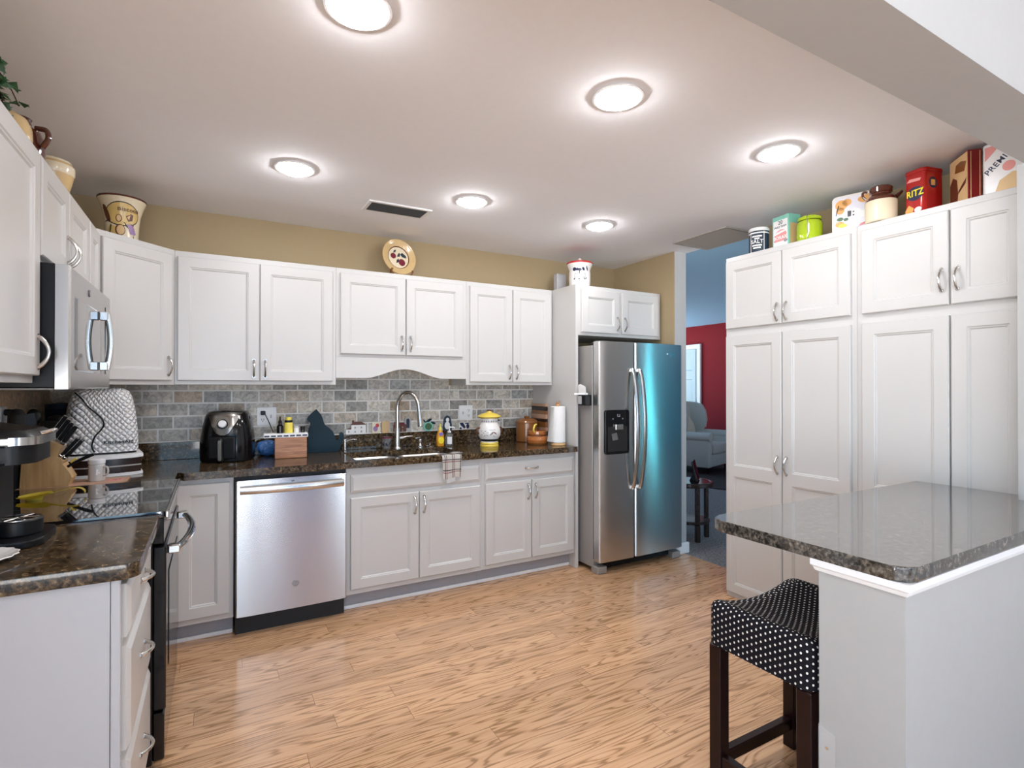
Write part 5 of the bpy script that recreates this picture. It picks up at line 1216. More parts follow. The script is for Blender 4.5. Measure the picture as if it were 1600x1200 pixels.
tool('black ladle in the middle of the tool crock', 'ladle', (0.115, -0.595, zc), (0.148, -0.590, ZC + 0.24), 'ladle')
tool('black cooking spoon at the right of the tool crock', 'cooking_spoon', (0.125, -0.600, zc), (0.175, -0.62, ZC + 0.23), 'spoon')
tool('black turner leaning to the right in the tool crock', 'turner', (0.122, -0.612, zc), (0.148, -0.640, ZC + 0.20), 'turner')
tool('tall black spoon behind the ladle in the tool crock', 'cooking_spoon', (0.110, -0.590, zc), (0.070, -0.560, ZC + 0.27), 'spoon')
r = root('canister', 'dark teal canister in the corner behind the cooking tools', 'canister', (0.095, -0.200, ZC))
L(r).lathe([(0, 0.0003), (0.063, 0.0003), (0.066, 0.005), (0.066, 0.33), (0, 0.33)], n=32).build('canister_body', 'dark_teal', r)
L(r).lathe([(0, 0.3305), (0.067, 0.3305), (0.067, 0.352), (0.02, 0.36), (0, 0.36)], n=32).build('lid', 'navy_paint', r)
r = root('pepper_mill', 'tall black pepper mill at the back of the counter beside the range', 'pepper mill', (0.062, -0.800, ZC))
L(r).lathe([(0, 0.0003), (0.030, 0.0003), (0.030, 0.03), (0.024, 0.10), (0.026, 0.22), (0.030, 0.25), (0.026, 0.262), (0.030, 0.28), (0.029, 0.325), (0.018, 0.348), (0.0, 0.352)], n=28).build('mill_body', 'black_matte', r)
# spoon rest on the cooktop
ZK = 0.9232
r = root('spoon_rest', 'yellow spoon rest with a curled handle on the glass cooktop', 'spoon rest', (0.24, -1.17, ZK))
P_ = []
for i in range(25):
    t = i / 24; row = []
    if t < 0.5:
        q = t / 0.5; x = -0.085 + 0.105 * q; w = 0.045 * math.sin(PI * (0.08 + 0.82 * q)) ** 0.7; z = 0.006 + 0.012 * q; dish = 0.010 * math.sin(PI * q)
    else:
        q = (t - 0.5) / 0.5; w = 0.016; dish = 0.0
        if q < 0.6: x = 0.020 + 0.075 * (q / 0.6); z = 0.018 + 0.014 * math.sin(q / 0.6 * PI / 2)
        else: a = (q - 0.6) / 0.4 * PI * 0.62; x = 0.095 + 0.026 * math.sin(a); z = 0.032 - 0.0155 * (1 - math.cos(a)) * 1.28
    for j in range(11):
        k = j / 5 - 1; row.append((x, w * k, z + 0.004 - dish * (1 - k * k) + 0.006 * abs(k) ** 3 * (1 if t < 0.5 else 0)))
    P_.append(row)
L(r).sheet(P_, 0.004).build('rest_body', 'yellow_plastic', r)
L(r).lathe([(0, 0.0003), (0.018, 0.0003), (0.020, 0.010), (0, 0.010)], (-0.035, 0, 0), 20, sx=1.4).build('foot', 'yellow_plastic', r)
# single-serve coffee maker at the left edge
r = root('coffee_maker', 'black coffee maker with a silver band on the near granite counter', 'coffee maker', (0.21, -1.82, ZC))
m = MB().prism([(0.03, -1.94)] + rcorner(0.335, -1.885, 0.055, -PI / 2, 0, 8) + rcorner(0.335, -1.765, 0.055, 0, PI / 2, 8) + [(0.03, -1.71)], (0, 0, ZC + 0.0003), X_, Y_, Z_ * 0.022, bev=0.004)
m.build('base', 'black_plastic', r)
MB().box(0.03, 0.285, -1.925, -1.725, ZC + 0.0225, ZC + 0.232, 0.012, 2).build('tower', 'black_plastic', r)
dt = MB().lathe([(0, 0.0), (0.058, 0.0), (0.060, 0.004), (0.060, 0.040), (0.057, 0.043), (0, 0.041)], (0.318, -1.822, ZC + 0.0226), 36, sx=0.9).build('drip_tray', 'black_plastic', r)
m = MB().lathe([(0.044, 0), (0.056, 0), (0.056, 0.002), (0.044, 0.002)], (0.318, -1.822, ZC + 0.066), 36, sx=0.9)
for a in (0, PI / 3, 2 * PI / 3): m.box(-0.05, 0.05, -0.003, 0.003, 0, 0.0015) if False else m.tube([(0.318 - 0.045 * math.cos(a), -1.822 - 0.048 * math.sin(a), ZC + 0.067), (0.318 + 0.045 * math.cos(a), -1.822 + 0.048 * math.sin(a), ZC + 0.067)], 0.003, 6)
m.lathe([(0, 0), (0.012, 0), (0.012, 0.003), (0, 0.003)], (0.318, -1.822, ZC + 0.066), 16); m.build('tray_grid', 'nickel', dt)
hs = []
hd_ = [(0.03, -1.945)] + rcorner(0.325, -1.885, 0.060, -PI / 2, 0, 10) + rcorner(0.325, -1.755, 0.060, 0, PI / 2, 10) + [(0.03, -1.695)]
MB().prism([(x * 0.96 + 0.004, -1.82 + (y + 1.82) * 0.92) for x, y in hd_], (0, 0, ZC + 0.2325), X_, Y_, Z_ * 0.052, bev=0.010).build('brew_head', 'black_plastic', r)
MB().prism(hd_, (0, 0, ZC + 0.285), X_, Y_, Z_ * 0.022, bev=0.006).build('silver_band', 'stainless_micro', r)
m = MB(); rows = []
for (k, z) in ((0.985, 0.3073), (0.96, 0.316), (0.92, 0.325), (0.78, 0.333)):
    rows.append([m.v((0.03 + (x - 0.03) * k, -1.82 + (y + 1.82) * k, ZC + z + max(0, 0.33 - x) * 0.16 * (1 if z > 0.31 else 0))) for x, y in hd_])
for a, b in zip(rows, rows[1:]):
    for i in range(len(a)): m.f([a[i], a[(i + 1) % len(a)], b[(i + 1) % len(a)], b[i]])
m.f(list(reversed(rows[0]))); m.f(rows[-1]); m.build('lid', 'black_plastic', r)
MB().tube([(0.372, -1.86, ZC + 0.312), (0.394, -1.84, ZC + 0.318), (0.394, -1.80, ZC + 0.318), (0.372, -1.78, ZC + 0.312)], 0.006, 10).build('lid_handle', 'chrome', r)
r = root('saucer', 'small white fluted saucer on the near granite counter', 'saucer', (0.285, -2.034, ZC))
m = MB(MW[r]); n = 64; rows = []
for q, z, f in ((0.045, 0.0004, 0), (0.05, 0.003, 0), (0.072, 0.010, 0.3), (0.084, 0.016, 1), (0.082, 0.018, 1), (0.07, 0.0125, 0.3), (0.048, 0.006, 0), (0.0, 0.005, 0)):
    if q == 0: rows.append([m.v((0, 0, z))] * n); continue
    rows.append([m.v((q * (1 + 0.03 * f * math.cos(16 * 2 * PI * i / n)) * math.cos(2 * PI * i / n), q * (1 + 0.03 * f * math.cos(16 * 2 * PI * i / n)) * math.sin(2 * PI * i / n), z)) for i in range(n)])
for a, b in zip(rows, rows[1:]):
    for i in range(n):
        q = []
        for w in (a[i], a[(i + 1) % n], b[(i + 1) % n], b[i]):
            if w not in q: q.append(w)
        if len(q) > 2: m.f(q)
m.f(list(reversed(rows[0])))
m.build('dish', 'white_ceramic', r)

# ================================================================== on top of the wall cabinets
ZU = 2.1345
r = root('biscuit_jar', 'painted biscotti jar with fruit and wine pictures on the corner cabinet', 'jar', (0.375, -0.345, ZU))
bj = [(0.0, 0.0003), (0.070, 0.0003), (0.075, 0.006), (0.074, 0.04), (0.076, 0.09), (0.082, 0.14), (0.094, 0.185), (0.108, 0.222), (0.110, 0.228), (0.104, 0.228), (0.086, 0.17), (0.070, 0.08), (0.066, 0.012), (0.0, 0.012)]
L(r).lathe(bj, n=56).build('jar_body', 'cream_ceramic', r)
L(r).lathe([(0.1085, 0.2222), (0.1115, 0.226), (0.1112, 0.231), (0.1045, 0.231), (0.103, 0.2285)], n=56).build('rim', 'brown_ceramic', r)
rf = prof_r(bj[1:8]); a0 = math.atan2(-3.5, 0.43)
def prints(r, name, mat, polys, off=0.0008, rf=rf, a0=a0):
    m = L(r)
    for p in polys: wrap_patch(m, p, 0, 0, rf, a0, 0, off)
    return m.build(name, mat, r)
prints(r, 'bread_outline', 'black_print', [ell(0.0, 0.135, 0.082, 0.062, 34)], 0.0006)
prints(r, 'bread_print', 'straw_print', [ell(0.0, 0.135, 0.077, 0.057, 34)], 0.0012)
prints(r, 'dark_patch', 'brown_print', [ell(-0.014, 0.112, 0.014, 0.020), ell(-0.008, 0.052, 0.022, 0.030), ell(-0.075, 0.135, 0.014, 0.05, 16, 0.4), [(0.016, 0.125), (0.038, 0.142), (0.050, 0.138), (0.046, 0.108), (0.026, 0.100)]], 0.0018)
prints(r, 'brown_patch', 'tan_print', [ell(-0.014, 0.112, 0.010, 0.016), ell(-0.006, 0.052, 0.017, 0.025), [(0.02, 0.122), (0.036, 0.136), (0.030, 0.108)]], 0.0024)
prints(r, 'grape_print', 'lavender_print', [ell(0.030 + 0.014 * (i % 2) + 0.004 * (i // 2), 0.080 - 0.012 * (i // 2), 0.009, 0.009, 10) for i in range(8)], 0.0024)
prints(r, 'stem_print', 'black_print', [[(0.006, 0.095), (0.012, 0.093), (0.026, 0.070), (0.020, 0.068)], [(0.030, 0.095), (0.052, 0.085), (0.060, 0.098), (0.054, 0.088), (0.050, 0.08)], [(-0.062, 0.005), (-0.056, 0.005), (-0.046, 0.075), (-0.052, 0.08)], [(-0.085, 0.09), (-0.055, 0.10), (-0.05, 0.106), (-0.08, 0.098)], [(0.05, 0.01), (0.056, 0.01), (0.05, 0.04)]], 0.0026)
prints(r, 'yellow_print', 'straw_print', [ell(-0.046, 0.040, 0.026, 0.036)], 0.0010)
aa = a0 + 0.32; rr = rf(0.158) + 0.0015
lettering('Biscotti', 0.030, 'brown_print', r, (0.375 + rr * math.cos(aa), -0.345 + rr * math.sin(aa), ZU + 0.160), X_, Z_, wrap=(0.375, -0.345, rr + 0.002), bold=0.0004)
r = root('decorative_plate', 'round yellow plate painted with plums, on a stand above the sink cabinet', 'plate', (1.958, -0.17, ZU), R(10))
T = MW[r]; tl = Matrix.Translation((0, 0.018, 0.148)) @ Matrix.Rotation(PI / 2 - R(10), 4, 'X')
TP = T @ tl
pl = MB(TP).lathe([(0.0, 0.0), (0.07, 0.0), (0.082, 0.006), (0.125, 0.018), (0.131, 0.022), (0.129, 0.025), (0.12, 0.0215), (0.085, 0.0115), (0.078, 0.0065), (0.0, 0.006)], n=64).build('plate_body', 'tan_ceramic', r)
q = bpy.data.objects
m = MB(TP); m.prism(ell(0, 0, 0.077, 0.077, 48), (0, 0, 0.0066), X_, Y_, Z_ * 0.0006); m.build('center_disc', 'cream_ceramic', pl)
MB(TP).lathe([(0.078, 0.0068), (0.082, 0.0098), (0.0835, 0.0112), (0.0815, 0.0108)], n=64).build('ring_print', 'brown_print', pl)
def flat(T, name, mat, polys, z, par):
    m = MB(T)
    for p in polys: m.prism(p, (0, 0, z), X_, Y_, Z_ * 0.0006)
    return m.build(name, mat, par)
flat(TP, 'plum_print', 'plum_print', [ell(-0.040, 0.008, 0.021, 0.021), ell(0.024, -0.034, 0.026, 0.026)], 0.0076, pl)
flat(TP, 'leaf_print', 'navy_paint', [[(-0.04, 0.03), (-0.03, 0.052), (-0.014, 0.056), (-0.022, 0.036)], [(-0.012, 0.005), (0.0, 0.03), (0.014, 0.036), (0.012, 0.008)], [(0.014, 0.025), (0.032, 0.040), (0.060, 0.020), (0.062, 0.002), (0.03, 0.006)], [(-0.02, -0.045), (-0.016, -0.02), (0.0, -0.008), (0.004, -0.03)]], 0.0073, pl)
m = MB(T)
for s_ in (-1, 1): m.tube([(s_ * 0.075, -0.055, 0.05), (s_ * 0.082, -0.045, 0.045), (s_ * 0.060, -0.035, 0.006), (s_ * 0.045, 0.045, 0.008), (s_ * 0.03, 0.055, 0.17)], 0.006, 8)
m.tube([(-0.05, 0.0, 0.008), (0.05, 0.0, 0.008)], 0.006, 8); m.build('easel', 'brown_canister', r)
r = root('lidded_jar', 'white pottery jar with a red rim and blue pattern above the refrigerator cabinet', 'jar', (3.355, -0.43, ZU))
rj = [(0.0, 0.0003), (0.078, 0.0003), (0.082, 0.006), (0.086, 0.06), (0.087, 0.12), (0.084, 0.15), (0.092, 0.17), (0.103, 0.195), (0.103, 0.199), (0.0, 0.199)]
L(r).lathe(rj, n=48).build('jar_body', 'white_ceramic', r)
L(r).lathe([(0.0, 0.1995), (0.105, 0.1995), (0.106, 0.206), (0.100, 0.214), (0.05, 0.226), (0.0, 0.230)], n=48).build('lid', 'red_print', r)
L(r).lathe([(0, 0.229), (0.010, 0.231), (0.016, 0.240), (0.010, 0.250), (0, 0.252)], n=20).build('knob', 'white_ceramic', r)
rf2 = prof_r(rj[1:8]); a2 = math.atan2(-3.43, -2.55)
prints(r, 'flower_print', 'navy_print', [ell(-0.042, 0.150, 0.016, 0.014), ell(-0.018, 0.148, 0.014, 0.010), ell(0.002, 0.145, 0.014, 0.011), ell(0.030, 0.150, 0.010, 0.015, 14, 0.5), ell(0.062, 0.155, 0.006, 0.02, 12, 0.3), [(-0.006, 0.115), (0.0, 0.115), (0.004, 0.138), (-0.004, 0.138)], ell(-0.042, 0.075, 0.009, 0.005, 10, 0.7), ell(0.038, 0.075, 0.010, 0.004, 10, -0.9), ell(0.052, 0.078, 0.010, 0.004, 10, 0.9), ell(-0.004, 0.072, 0.008, 0.004, 10)], 0.0008, rf2, a2)
prints(r, 'frame_print', 'grey_print', [rrect(0.05, 0.004, 0.001, cx=-0.016, cy=0.114), rrect(0.03, 0.004, 0.001, cx=0.034, cy=0.114), rrect(0.004, 0.03, 0.001, cx=-0.04, cy=0.100), rrect(0.004, 0.03, 0.001, cx=0.046, cy=0.100), rrect(0.08, 0.004, 0.001, cx=0.002, cy=0.087)], 0.0008, rf2, a2)
r = root('router_box', 'small plain white box beside the red-rimmed jar', 'box', (3.335, -0.18, ZU))
L(r).box(-0.045, 0.045, -0.03, 0.03, 0.0003, 0.168, 0.006).build('box_body', 'panel_grey', r)
# left wall cabinets: stoneware and ivy
r = root('stoneware_crock', 'domed tan stoneware pot on the near wall cabinet', 'crock', (0.215, -1.535, ZU))
L(r).lathe([(0, 0.0003), (0.055, 0.0003), (0.060, 0.006), (0.064, 0.05), (0.062, 0.085), (0.050, 0.112), (0.028, 0.128), (0.0, 0.132)], n=36).build('pot_body', 'tan_ceramic', r)
r = root('brown_jug', 'dark brown glazed jug behind the tan stoneware pot', 'jug', (0.205, -1.385, ZU))
L(r).lathe([(0, 0.0003), (0.062, 0.0003), (0.070, 0.01), (0.076, 0.06), (0.074, 0.10), (0.062, 0.13), (0.040, 0.148), (0.034, 0.165), (0.038, 0.172), (0.0, 0.172)], n=36).build('jug_body', 'brown_ceramic', r)
L(r).tube([(0.055, -0.03, 0.135), (0.085, -0.04, 0.13), (0.092, -0.045, 0.10), (0.074, -0.035, 0.07)], 0.009, 10).build('handle', 'brown_ceramic', r)
r = root('tan_jar', 'wide tan jar with a shiny mottled rim above the microwave', 'jar', (0.225, -1.045, ZU))
L(r).lathe([(0, 0.0003), (0.045, 0.0003), (0.052, 0.01), (0.066, 0.06), (0.075, 0.10), (0.076, 0.125), (0.070, 0.140), (0.0, 0.140)], n=36).build('jar_body', 'tan_ceramic', r)
L(r).lathe([(0.0745, 0.094), (0.0765, 0.100), (0.0778, 0.126), (0.0765, 0.130)], n=36).build('mottled_band', 'cream_ceramic', r)
L(r).lathe([(0.0705, 0.1405), (0.066, 0.150), (0.060, 0.153), (0.052, 0.150), (0.0, 0.149)], n=36).build('rim', 'cream_ceramic', r)
r = root('ivy_plant', 'trailing green ivy in a pot on the near wall cabinet', 'plant', (0.165, -1.78, ZU))
L(r).lathe([(0, 0.0003), (0.048, 0.0003), (0.050, 0.004), (0.064, 0.085), (0.068, 0.085), (0.068, 0.10), (0.060, 0.10), (0.055, 0.09), (0, 0.09)], n=28).build('pot', 'brown_canister', r)
rng = random.Random(5); m = L(r); st = L(r)
leafp = [(0, 0), (0.35, -0.12), (0.75, -0.30), (0.62, -0.02), (0.80, 0.30), (0.48, 0.26), (0.0, 1.0), (-0.48, 0.26), (-0.80, 0.30), (-0.62, -0.02), (-0.75, -0.30), (-0.35, -0.12)]
for k in range(16):
    a = -0.6 + 2.6 * k / 15 + rng.uniform(-0.15, 0.15) if k < 11 else rng.uniform(0, 2 * PI)
    ln = rng.uniform(0.10, 0.22) if k < 11 else rng.uniform(0.05, 0.11); hgt = rng.uniform(0.02, 0.14)
    pts = []
    for i in range(8):
        t = i / 7; pts.append((math.cos(a) * ln * t * 0.55 + 0.01, math.sin(a) * ln * t * 1.25, 0.095 + hgt * math.sin(PI * min(1, t * 0.8)) - 0.05 * t * t))
    st.tube(pts, 0.0018, 5)
    for i in range(2, 8):
        for _ in range(2):
            p = V(pts[i]) + V((rng.uniform(-.012, .012), rng.uniform(-.012, .012), rng.uniform(0.0, .02))); s_ = rng.uniform(0.018, 0.030)
            n_ = V((rng.uniform(-0.2, 0.9), rng.uniform(-1.0, 0.2), rng.uniform(-0.1, 0.8))).normalized(); u_ = n_.cross(V((rng.uniform(-1, 1), rng.uniform(-1, 1), rng.uniform(-1, 1)))).normalized(); v_ = n_.cross(u_)
            c = m.v(p + n_ * s_ * 0.18); ring = [m.v(p + u_ * (x * s_) + v_ * (y * s_)) for x, y in leafp]
            for i2 in range(len(ring)): m.f([c, ring[i2], ring[(i2 + 1) % len(ring)]])
tag(m.build('foliage', 'leaf_green', r, smooth=False)); st.build('stem', 'stem_brown', r)

# ================================================================== on top of the pantry
ZP = 2.2005
def rooth(name, label, cat, x, y, rz=0.0): return root(name, label, cat, (x, y, ZP), rz, None)
r = rooth('salt_canister', 'round dark blue canister reading SALT on the pantry top', 'canister', 3.815, -1.700)
L(r).lathe([(0, 0.0003), (0.057, 0.0003), (0.058, 0.003), (0.058, 0.135), (0, 0.135)], n=40).build('canister_body', 'navy_paint', r)
L(r).lathe([(0, 0.1355), (0.060, 0.1355), (0.061, 0.139), (0.060, 0.153), (0.054, 0.158), (0, 0.158)], n=40).build('lid', 'white_plastic', r)
L(r).lathe([(0.0585, 0.118), (0.0592, 0.118), (0.0592, 0.126), (0.0585, 0.126)], n=40).build('stripe_print', 'white_print', r)
a1 = math.atan2(-3.86 + 1.70, 0.81 - 3.815); cf = prof_r([(0.058, 0), (0.058, 0.14)])
m = L(r)
for dz, w in ((0.100, 0.060), (0.086, 0.030), (0.043, 0.058), (0.028, 0.045)): wrap_patch(m, rrect(w, 0.009, 0.002, cx=-0.012, cy=dz), 0, 0, cf, a1, 0)
wrap_patch(m, rrect(0.004, 0.13, 0.001, cx=0.030, cy=0.066), 0, 0, cf, a1, 0)
wrap_patch(m, rrect(0.004, 0.13, 0.001, cx=-0.052, cy=0.066), 0, 0, cf, a1, 0)
m.build('label_print', 'white_print', r)
at_ = a1 - 0.2; lettering('SALT', 0.032, 'white_print', r, (3.815 + 0.0585 * math.cos(at_), -1.700 + 0.0585 * math.sin(at_), ZP + 0.066), X_, Z_, wrap=(3.815, -1.700, 0.0588), bold=0.0003)
def boxfaces(r): 
    M_ = MW[r].to_3x3(); return M_
r = rooth('laundry_box', 'mint green and white carton with a red label on the pantry top', 'carton', 3.86, -1.855, R(-10))
# local: front face is -x
L(r).box(-0.047, 0.047, -0.061, 0.061, 0.0003, 0.200, 0.001).build('carton_body', 'teal_print', r)
Q = MW[r].to_3x3(); fu, fn = Q @ V((0, -1, 0)), Q @ V((-1, 0, 0))
def fp(r, x, y, z): return MW[r] @ V((x, y, z))
m = MB(); patch(m, rrect(0.106, 0.165, 0.003, cx=0, cy=0.092), fp(r, -0.0472, 0, 0), fu, Z_); m.build('front_label', 'white_print', r)
lettering('20', 0.034, 'navy_print', r, fp(r, -0.0482, 0, 0.158), fu, Z_)
lettering('MULE TEAM', 0.017, 'navy_print', r, fp(r, -0.0482, 0, 0.133), fu, Z_)
m = MB(); patch(m, [(-0.048, 0.045), (0.046, 0.045), (0.048, 0.085), (0.040, 0.100), (-0.046, 0.085)], fp(r, -0.0480, 0, 0), fu, Z_); patch(m, [(-0.038, 0.10), (0.0, 0.117), (0.036, 0.110), (0.0, 0.108)], fp(r, -0.048, 0, 0), fu, Z_); m.build('red_shield', 'pink_print', r)
lettering('BORAX', 0.028, 'white_print', r, fp(r, -0.0489, 0, 0.067), fu, Z_, bold=0.0008)
m = MB(); patch(m, ell(0.040, 0.043, 0.014, 0.009), fp(r, -0.0486, 0, 0), fu, Z_); m.build('blue_spot', 'grey_print', r)
m = L(r).prism(rrect(0.07, 0.13, 0.004, cx=0, cy=0.08), (0, -0.0612, 0), X_, Z_, V((0, -0.0005, 0))); m.build('side_label', 'tan_print', r)
r = rooth('green_jar', 'lime green lidded jar with an embossed emblem on the pantry top', 'jar', 3.835, -2.015)
gj = [(0, 0.0003), (0.058, 0.0003), (0.064, 0.006), (0.067, 0.03), (0.067, 0.100), (0.062, 0.116), (0.058, 0.122), (0, 0.122)]
L(r).lathe(gj, n=40).build('jar_body', 'green_glaze', r)
L(r).lathe([(0, 0.1245), (0.060, 0.1245), (0.063, 0.129), (0.061, 0.142), (0.050, 0.149), (0, 0.152)], n=40).build('lid', 'green_glaze', r)
L(r).lathe([(0.0585, 0.1218), (0.0605, 0.1225), (0.0585, 0.1243)], n=40).build('seal', 'black_plastic', r)
a1 = math.atan2(-1.84, -3.02); cf = prof_r([(0.067, 0), (0.067, 0.2)]); m = L(r)
ring = ell(0, 0.070, 0.030, 0.034, 30); inner = ell(0, 0.070, 0.026, 0.030, 30)
for i in range(30): wrap_patch(m, [ring[i], ring[(i + 1) % 30], inner[(i + 1) % 30], inner[i]], 0, 0, cf, a1 - 0.1, 0, 0.0015)
wrap_patch(m, ell(0, 0.066, 0.010, 0.010), 0, 0, cf, a1 - 0.1, 0, 0.0015); wrap_patch(m, ell(0.002, 0.085, 0.005, 0.010), 0, 0, cf, a1 - 0.1, 0, 0.0015)
m.build('emblem', 'green_glaze', r)
m = L(r).tube([(-0.066, -0.03, 0.01), (-0.068, -0.03, 0.06), (-0.066, -0.025, 0.13), (-0.05, -0.02, 0.148)], 0.0018, 6); m.build('clasp', 'chrome', r)
r = rooth('cookie_tin', 'flat rounded tin printed with an autumn farmhouse scene, leaning at the back', 'tin', 3.885, -2.265, R(16))
L(r).prism(rrect(0.255, 0.215, 0.018, cy=0.1085), (-0.022, 0, 0), V((0, -1, 0)), Z_, V((0.055, 0, 0)), bev=0.004).build('tin_body', 'white_ceramic', r)
def tp(name, mat, polys, off):
    Q = MW[r].to_3x3(); m = MB()
    for p in polys: patch(m, p, fp(r, -0.0222 - off, 0, 0), Q @ V((0, -1, 0)), Z_)
    m.build(name, mat, r)
tp('sky_print', 'sky_print', [rrect(0.235, 0.19, 0.01, cy=0.110)], 0.0002)
tp('foliage_print', 'orange_print', [ell(-0.082, 0.165, 0.030, 0.028), ell(-0.055, 0.175, 0.022, 0.020), ell(0.045, 0.178, 0.050, 0.022), ell(0.085, 0.165, 0.030, 0.030), ell(-0.088, 0.135, 0.020, 0.02), ell(0.075, 0.110, 0.028, 0.018), ell(-0.09, 0.06, 0.022, 0.016)], 0.0010)
tp('house_print', 'white_print', [[(-0.04, 0.08), (0.01, 0.08), (0.01, 0.125), (-0.02, 0.14), (-0.04, 0.125)], [(0.01, 0.08), (0.05, 0.08), (0.05, 0.11), (0.01, 0.12)]], 0.0010)
tp('dark_print', 'black_print', [[(-0.052, 0.095), (-0.036, 0.095), (-0.034, 0.125), (-0.052, 0.127)], [(0.030, 0.09), (0.036, 0.09), (0.085, 0.14), (0.078, 0.142)], [(-0.11, 0.11), (-0.106, 0.11), (-0.092, 0.165), (-0.098, 0.165)], [(0.045, 0.055), (0.11, 0.052), (0.11, 0.060), (0.048, 0.065)], rrect(0.008, 0.007, 0.001, cx=-0.024, cy=0.118), rrect(0.008, 0.007, 0.001, cx=-0.024, cy=0.10)], 0.0018)
tp('sleigh_print', 'red_print', [[(0.0, 0.035), (0.045, 0.042), (0.042, 0.056), (0.01, 0.048)]], 0.0018)
tp('ground_print', 'yellow_print', [ell(-0.075, 0.050, 0.022, 0.010)], 0.0018); tp('bush_print', 'green_print', [ell(-0.088, 0.088, 0.016, 0.010), ell(-0.06, 0.082, 0.012, 0.008)], 0.0018)
r = rooth('stoneware_bottle', 'cream stoneware jug with a brown glazed neck in front of the tin', 'jug', 3.795, -2.415)
L(r).lathe([(0, 0.0003), (0.066, 0.0003), (0.070, 0.005), (0.071, 0.102), (0.070, 0.108)], n=40).build('jug_body', 'cream_ceramic', r)
L(r).lathe([(0.0705, 0.108), (0.064, 0.124), (0.050, 0.138), (0.044, 0.144), (0.044, 0.150), (0.050, 0.154), (0.052, 0.175), (0.048, 0.182), (0.0, 0.182)], n=40).build('neck', 'brown_ceramic', r)
L(r).tube([(0.045, -0.048, 0.130), (0.062, -0.062, 0.150), (0.066, -0.066, 0.158)], [0.011, 0.008, 0.006], 10).tube([(-0.040, 0.045, 0.165), (-0.052, 0.058, 0.165), (-0.054, 0.060, 0.145), (-0.045, 0.050, 0.128)], 0.006, 8).build('handle', 'brown_ceramic', r)
r = rooth('cracker_tin', 'tall red tin with yellow lettering on a dark oval', 'tin', 3.862, -2.575, R(-14))
lo = [(p, q) for p, q in rrect(0.128, 0.100, 0.018, 5)]
L(r).prism(lo, (0, 0, 0.0003), X_, Y_, Z_ * 0.205, bev=0.003).build('tin_body', 'red_tin', r)
L(r).prism([(p * 1.03, q * 1.03) for p, q in lo], (0, 0, 0.2055), X_, Y_, Z_ * 0.016, bev=0.004).build('lid', 'red_tin', r)
Q = MW[r].to_3x3(); fu = Q @ V((0, -1, 0)); lu = Q @ V((1, 0, 0))
m = MB(); patch(m, ell(0.006, 0.105, 0.041, 0.034, 28), fp(r, -0.0642, 0, 0), fu, Z_); m.build('oval_print', 'navy_print', r)
lettering('RITZ', 0.044, 'yellow_print', r, fp(r, -0.0655, -0.006, 0.106), fu, Z_, bold=0.0010, sx=0.85)
m = MB(); patch(m, [(-0.04, 0.005), (-0.01, 0.005), (0.0, 0.035), (-0.025, 0.055), (-0.042, 0.03)], fp(r, -0.0642, 0, 0), fu, Z_); m.build('cracker_print', 'orange_print', r)
m = MB(); patch(m, ell(0.020, 0.024, 0.018, 0.012), fp(r, -0.0642, 0, 0), fu, Z_); m.build('dip_print', 'white_print', r)
m = MB(); patch(m, [(-0.036, 0.168), (0.03, 0.162), (0.036, 0.174), (-0.02, 0.182)], fp(r, -0.0642, 0, 0), fu, Z_); m.build('banner_print', 'pink_print', r)
m = MB(); patch(m, ell(-0.008, 0.15, 0.026, 0.027), fp(r, 0, -0.0502, 0), lu, Z_); m.build('side_oval', 'navy_print', r)
m = MB(); patch(m, rrect(0.026, 0.028, 0.002, cx=-0.008, cy=0.15), fp(r, 0, -0.0508, 0), lu, Z_); m.build('side_square', 'orange_print', r)
r = rooth('cocoa_tin', 'dark red rectangular tin with a brown and tan picture, right of the tall red tin', 'tin', 3.862, -2.742, R(-45))
L(r).box(-0.027, 0.027, -0.078, 0.078, 0.0003, 0.236, 0.002).build('tin_body', 'dark_red_tin', r)
Q = MW[r].to_3x3(); fu = Q @ V((0, -1, 0)); lu = Q @ V((1, 0, 0))
def face(name, mat, polys, off):
    m = MB()
    for p in polys: patch(m, p, fp(r, -0.0272 - off, 0, 0), fu, Z_)
    m.build(name, mat, r)
face('picture_print', 'tan_print', [rrect(0.150, 0.225, 0.003, cy=0.118)], 0)
face('dark_shape', 'brown_print', [[(-0.072, 0.01), (-0.01, 0.01), (-0.002, 0.06), (-0.012, 0.13), (-0.045, 0.15), (-0.072, 0.12)], [(0.0, 0.06), (0.06, 0.09), (0.068, 0.115), (0.03, 0.092), (0.0, 0.072)]], 0.0008)
face('rust_shape', 'brown_canister', [[(-0.03, 0.165), (0.05, 0.150), (0.068, 0.190), (0.02, 0.205), (-0.02, 0.20)]], 0.0008)
m = MB()
for x in (-0.016, 0.018): patch(m, rrect(0.0025, 0.22, 0.001, cx=x, cy=0.118), fp(r, 0, -0.0782, 0), lu, Z_)
m.build('gold_line', 'tan_print', r)
r = rooth('saltine_tin', 'white cracker tin with dark diagonal lettering under the beam', 'tin', 3.862, -2.895, R(-4))
L(r).prism(rrect(0.10, 0.150, 0.016, 5), (0, 0, 0.0003), X_, Y_, Z_ * 0.238, bev=0.004).build('tin_body', 'white_plastic', r)
Q = MW[r].to_3x3(); fu = Q @ V((0, -1, 0)); fo = fp(r, -0.0502, 0, 0)
m = MB(); patch(m, [(-0.062, 0.165), (-0.062, 0.225), (0.0, 0.228)], fo, fu, Z_); patch(m, ell(0.022, 0.120, 0.023, 0.022), fo, fu, Z_); m.build('red_print', 'pink_print', r)
m = MB(); patch(m, [(-0.025, 0.02), (0.055, 0.015), (0.060, 0.085), (0.035, 0.090), (-0.01, 0.065)], fo, fu, Z_); m.build('cracker_print', 'tan_print', r)
dg = (fu * 0.74 + Z_ * 0.67).normalized(); up_ = (Z_ * 0.74 - fu * 0.67).normalized()
